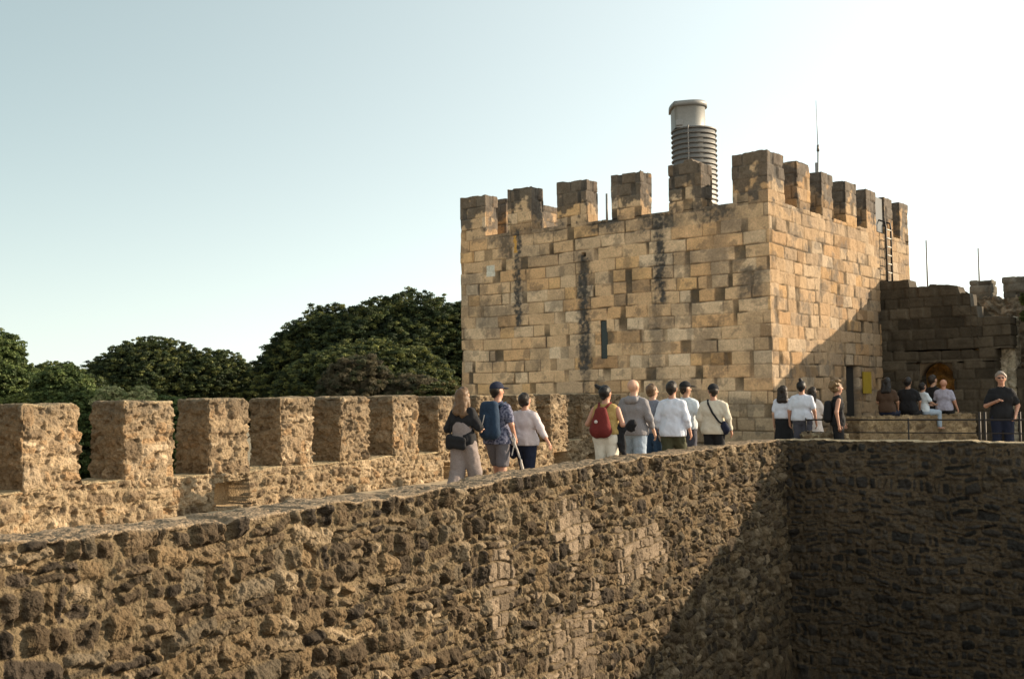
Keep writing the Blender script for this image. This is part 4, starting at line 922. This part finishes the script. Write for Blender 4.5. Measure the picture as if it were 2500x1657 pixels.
# trio on the left
p1 = person('woman with long brown hair, black tee and taupe dungarees, leftmost of the walkers', 1131, 948, 16.0, -30, 'black', ('wide', 'taupe'), ('long', 'brown'), 'fair', dict(er=(.25, .02, 1.17), wr=(.16, .22, 1.12), el=(-.27, -.02, 1.15), wl=(-.19, .20, 1.08)), 'walkR', sleeve='half', build=.90, group=g1,
    extra=lambda o, ch, L: (ch('dungaree_bib', [cap((-.055, -.02, 1.02), (.055, -.02, 1.02), .128, .128, (1, .98, 1)), cap((-.05, -.03, 1.13), (.05, -.03, 1.13), .115, .115, (1, .95, 1)), cap((-.08, -.075, 1.0), (-.07, -.085, 1.20), .05, .05, (1, .8, 1)), cap((.08, -.075, 1.0), (.07, -.085, 1.20), .05, .05, (1, .8, 1)), cap((0, -.08, 1.02), (0, -.09, 1.20), .06, .06, (1, .8, 1)), cap((-.05, -.09, 1.2), (-.12, -.05, 1.44), .026), cap((.05, -.09, 1.2), (.09, -.05, 1.44), .028)], CL['taupe'])))
held('shoulder_bag', 'black rounded shoulder bag on the hip of the woman with long brown hair', 'bag', p1, [cap((-.13, -.19, .93), (.10, -.19, .90), .06, .06, (1, .7, 1)), cap((-.13, -.19, 1.00), (.10, -.19, .98), .06, .06, (1, .7, 1)), cap((-.13, -.19, .90), (-.13, -.19, 1.02), .055, .055, (1, .7, 1))], CL['black'],
     [('strap', [([(-.14, -.16, 1.04), (-.16, -.08, 1.25), (-.13, -.03, 1.47), (.02, .10, 1.3)], .012, 6)], CL['black'])])
p2 = person('man in a navy cap, floral navy shirt and grey shorts between two women', 1213, 937, 16.5, -32, 'floral', ('short', 'grey'), ('cap', 'navy'), 'red', dict(er=(.27, -.04, 1.15), wr=(.27, .06, .95), el=(-.25, -.05, 1.14), wl=(-.22, .02, .88)), 'walkL', build=1.08, hem=.86, group=g1, headturn=-.35)
held('backpack', 'blue hiking backpack worn by the man in the floral shirt', 'backpack', p2, [cap((-.06, -.20, 1.05), (-.05, -.21, 1.38), .125, .105, (1, .8, 1)), cap((.05, -.20, 1.05), (.04, -.21, 1.38), .125, .105, (1, .8, 1)), cap((-.04, -.25, 1.05), (-.02, -.26, 1.25), .10, .085, (1, .8, 1)), cap((-.07, -.20, 1.45), (.07, -.20, 1.45), .07, .07, (1, 1.1, .7))], CL['bag'],
     [('strap', [([(-.12, -.12, 1.42), (-.13, .02, 1.47), (-.12, .12, 1.3)], .022, 6), ([(.12, -.12, 1.42), (.13, .02, 1.47), (.12, .12, 1.3)], .022, 6)], CL['bag']), ('pull_cord', [([(.0, -.345, 1.30), (-.03, -.35, 1.18), (-.05, -.345, 1.10)], .008, 5)], CL['rope'])])
held('strap_bundle', 'pale straps dangling from the hand of the man in the floral shirt', 'straps', p2, [cap((.24, -.03, 1.12), (.30, .02, .93), .012), cap((.30, .02, .93), (.26, -.02, .70), .012), cap((.27, .0, .95), (.38, .04, .62), .013), cap((.22, -.02, 1.0), (.30, .04, .80), .010), cap((.38, .04, .62), (.40, .05, .50), .02)], CL['rope'], h=.011, k=.01, fold=.012)
p3 = person('woman with short dark hair, pale striped jumper and navy trousers, one arm swung out', 1281, 961, 16.8, -34, 'pinkwhite', ('long', 'navy'), ('bob', 'dark'), 'red', dict(er=(.33, -.04, 1.17), wr=(.50, -.10, .97), el=(-.24, .0, 1.16), wl=(-.26, .08, .95)), 'walkL', build=1.14, sleeve='long34', hem=.90, group=g1, headturn=-.2)
held('shoulder_bag', 'dark patterned bag hanging at the left side of the woman in the striped jumper', 'bag', p3, [cap((-.30, -.02, .98), (-.27, .0, .82), .07, .10, (.8, 1, 1)), cap((-.28, -.02, .82), (-.24, .0, .74), .09, .07, (.8, 1, 1))], CL['navy'],
     [('strap', [([(-.29, -.03, 1.04), (-.20, -.07, 1.30), (-.13, -.03, 1.48), (-.05, .1, 1.3)], .012, 6)], CL['black'])])
# second group
p4 = person('woman with a dark side bun, mustard top and white trousers', 1478, 943, 17.0, -30, 'yellow', ('long', 'offwhite'), ('bun_side', 'black'), 'red', dict(er=(.30, -.03, 1.15), wr=(.20, .2, 1.10), el=(-.31, -.02, 1.16), wl=(-.18, .22, 1.12)), 'stand', build=1.20, sleeve='none', hem=1.0, group=g1, headturn=-.25)
held('backpack', 'wine red round canvas backpack with a small pink badge', 'backpack', p4, [cap((-.06, -.20, 1.07), (-.03, -.18, 1.36), .13, .07, (1, .75, 1)), cap((.06, -.20, 1.07), (.03, -.18, 1.36), .13, .07, (1, .75, 1))], CL['red'],
     [('strap', [([(-.05, -.16, 1.40), (-.10, -.03, 1.49), (-.12, .10, 1.33)], .02, 6), ([(.05, -.16, 1.40), (.10, -.03, 1.49), (.12, .10, 1.33)], .02, 6)], CL['red']), ('badge', [([(-.035, -.292, 1.20), (-.035, -.304, 1.20)], .028, 10)], CL['pink'])])
held('jacket', 'black jacket hanging over the right arm of the woman with the red backpack', 'jacket', p4, [cap((.20, .02, 1.12), (.30, .0, 1.06), .06, .05), cap((.22, .0, 1.08), (.26, -.02, .75), .06, .045), cap((.28, .0, 1.0), (.30, .0, .68), .05, .03), cap((.40, .05, 1.10), (.42, .05, 1.16), .075, .07, (1, .6, 1))], CL['black'], fold=.03)
p5 = person('tall man with shaved head in a grey hooded top and light denim shorts', 1546, 926.5, 18.0, -30, 'greyhood', ('short', 'denim'), ('bald', 'dark'), 'fair', dict(er=(.27, -.02, 1.14), wr=(.30, .08, .93), el=(-.25, -.02, 1.14), wl=(-.22, .1, .93)), 'walkL', build=1.08, hood=True, sleeve='long34', hem=.88, group=g1, headturn=-.3)
p6 = person('person with brown hair, slate tee and blue jeans beside the hooded man', 1592, 939, 19.4, -36, 'slate', ('long', 'blue'), ('bob', 'brown'), 'fair', None, 'stand', build=1.0, group=g1, headturn=-.5)
p7 = person('dark haired man in a white long sleeved shirt and olive shorts', 1640, 933.6, 19.0, -30, 'white', ('short', 'olive'), ('short', 'dark'), 'red', dict(er=(.26, -.02, 1.14), wr=(.29, .05, .92), el=(-.26, -.02, 1.14), wl=(-.25, .05, .90)), 'walkR', build=1.10, sleeve='long34', hem=.84, group=g1)
p8 = person('man in a black cap and white tee half hidden by the white shirt', 1673, 934.5, 20.6, -32, 'bluetee', ('long', 'darkgrey'), ('cap', 'black'), 'tan', dict(er=(.27, -.03, 1.15), wr=(.36, .03, .92)), 'stand', build=1.0, group=g1, headturn=-.7)
p9 = person('man in a black cap and cream overshirt with black trousers, rightmost of the walkers', 1741, 941, 20.0, -30, 'cream', ('long', 'black'), ('cap', 'black'), 'red', dict(er=(.28, -.03, 1.15), wr=(.30, .06, .93), el=(-.27, -.02, 1.15), wl=(-.25, .08, .92)), 'stand', build=1.22, sleeve='long', hem=.86, group=g1, headturn=.55)
held('crossbody_bag', 'dark blue crossbody bag on the cream overshirt', 'bag', p9, [cap((.23, -.10, 1.05), (.26, -.08, .95), .055, .07, (1, .8, 1)), cap((.22, -.10, 1.0), (.24, -.06, .9), .06, .05, (1, .8, 1))], CL['navy'],
     [('strap', [([(-.10, -.02, 1.49), (-.07, -.10, 1.42), (.03, -.155, 1.25), (.14, -.15, 1.10), (.22, -.12, 1.04)], .019, 6)], CL['black'])])
# by the tower door
p10 = person('woman in white top and long black skirt by the tower corner', 1911, 943, 24.6, -28, 'white', ('skirt', 'black'), ('medium', 'dark'), 'fair', None, 'stand', build=.92, hem=1.02, group=g2, h=.018)
p11 = person('man with a top knot in a white tee and grey trousers', 1956, 925, 24.2, -30, 'white', ('long', 'darkgrey'), ('bun_top', 'black'), 'red', None, 'stand', build=1.12, hem=.93, group=g2, h=.018)
p12 = person('woman in a pale dress with dark hair half hidden behind the top knot man', 1984, 946, 25.6, -50, 'pink', ('dress', 'pink'), ('medium', 'dark'), 'tan', dict(er=(.25, .04, 1.16), wr=(.12, .22, 1.10)), 'stand', build=1.0, hem=1.0, sleeve='half', group=g2, h=.018)
p13 = person('curly blond woman in black seen from the side, facing right', 2043, 934, 23.2, -98, 'black', ('long', 'black'), ('curly', 'blond'), 'red', dict(er=(.23, -.06, 1.14), wr=(.24, -.02, .88), el=(-.23, .04, 1.14), wl=(-.23, .14, .92)), 'stand', build=.95, sleeve='none', hem=.86, group=g2, h=.016)
held('backpack', 'small black backpack on the curly blond woman', 'backpack', p13, [cap((-.05, -.20, 1.02), (-.04, -.19, 1.30), .10, .085, (1, .9, 1)), cap((.05, -.20, 1.02), (.04, -.19, 1.30), .10, .085, (1, .9, 1))], CL['black'], [('strap', [([(.10, -.14, 1.36), (.13, .0, 1.47), (.12, .11, 1.3), (.12, -.05, 1.1)], .016, 6)], CL['black'])])
# on the low wall
def seat(px, off=.22):
    d = ray(px, 1000); O = V3(sA[0], sA[1], 0) + sN * off; n = np.array([-sU[1], sU[0], 0]); return float((d * ((O @ n) / (d @ n)))[1])
p14 = person('dark figure with long hair in a brown top, leftmost on the low wall', 2164, 923, seat(2164), -35, 'brown', ('long', 'navy'), ('medium', 'black'), 'tan', dict(er=(.24, .05, 1.16), wr=(.2, .22, 1.0), el=(-.24, .05, 1.16), wl=(-.2, .22, 1.0)), sit=True, zbase=-.58, group=g3, h=.02)
p15 = person('man in black sitting with his back turned, second from left on the low wall', 2216, 923, seat(2216), -40, 'black', ('long', 'black'), ('short', 'black'), 'tan', dict(er=(.27, .05, 1.16), wr=(.2, .22, 1.0), el=(-.27, .05, 1.16), wl=(-.2, .22, 1.0)), sit=True, zbase=-.58, build=1.2, group=g3, h=.02)
p16 = person('woman in a bright white tee sitting on the low wall and turned to the right', 2252, 935, seat(2252), -75, 'bluetee', ('long', 'denim'), ('bob', 'black'), 'tan', dict(er=(.24, .10, 1.18), wr=(.15, .30, 1.12), el=(-.22, .1, 1.16), wl=(-.1, .3, 1.1)), sit=True, zbase=-.59, group=g3, h=.018)
p17 = person('man in a dark shirt by the arch, just behind the woman in white', 2277, 917, seat(2277, .55), -70, 'black', ('long', 'black'), ('short', 'dark'), 'fair', dict(er=(.22, .1, 1.16), wr=(.12, .28, 1.1), el=(-.22, .1, 1.16), wl=(-.1, .3, 1.1)), sit=True, zbase=-.58, group=g3, h=.018)
p18 = person('man in a lilac tee leaning on his right arm, rightmost on the low wall', 2303, 926, seat(2303), -30, 'lilac', ('long', 'black'), ('bald', 'dark'), 'red', dict(er=(.27, -.03, 1.16), wr=(.33, .02, .96), el=(-.25, .05, 1.16), wl=(-.25, .2, 1.0)), sit=True, zbase=-.58, build=1.1, group=g3, h=.018)
p19 = person('man with glasses, black tee and dark trousers standing at the right edge', 2443, 909.5, 22.5, 158, 'black', ('long', 'navy'), ('short', 'grey'), 'red', dict(er=(.27, .02, 1.14), wr=(.10, .20, 1.22), el=(-.27, -.03, 1.14), wl=(-.22, .12, .96)), 'stand', build=.98, hem=.90, h=.016,
    extra=lambda o, ch, L: ch('glasses', [cap(L['hd'](-.035, .105, 1.655), L['hd'](-.028, .106, 1.655), .022, .022, (1, .25, .8)), cap(L['hd'](.035, .105, 1.655), L['hd'](.028, .106, 1.655), .022, .022, (1, .25, .8)), cap(L['hd'](-.07, .09, 1.66), L['hd'](.07, .09, 1.66), .006)], CL['black'], .009, fold=0, k=.008))
held('phone', 'dark phone in the right hand of the tall hooded man', 'phone', p5, [cap((.345, .13, .86), (.36, .16, .80), .03, .03, (.4, 1, 1))], CL['black'], fold=0, h=.011)
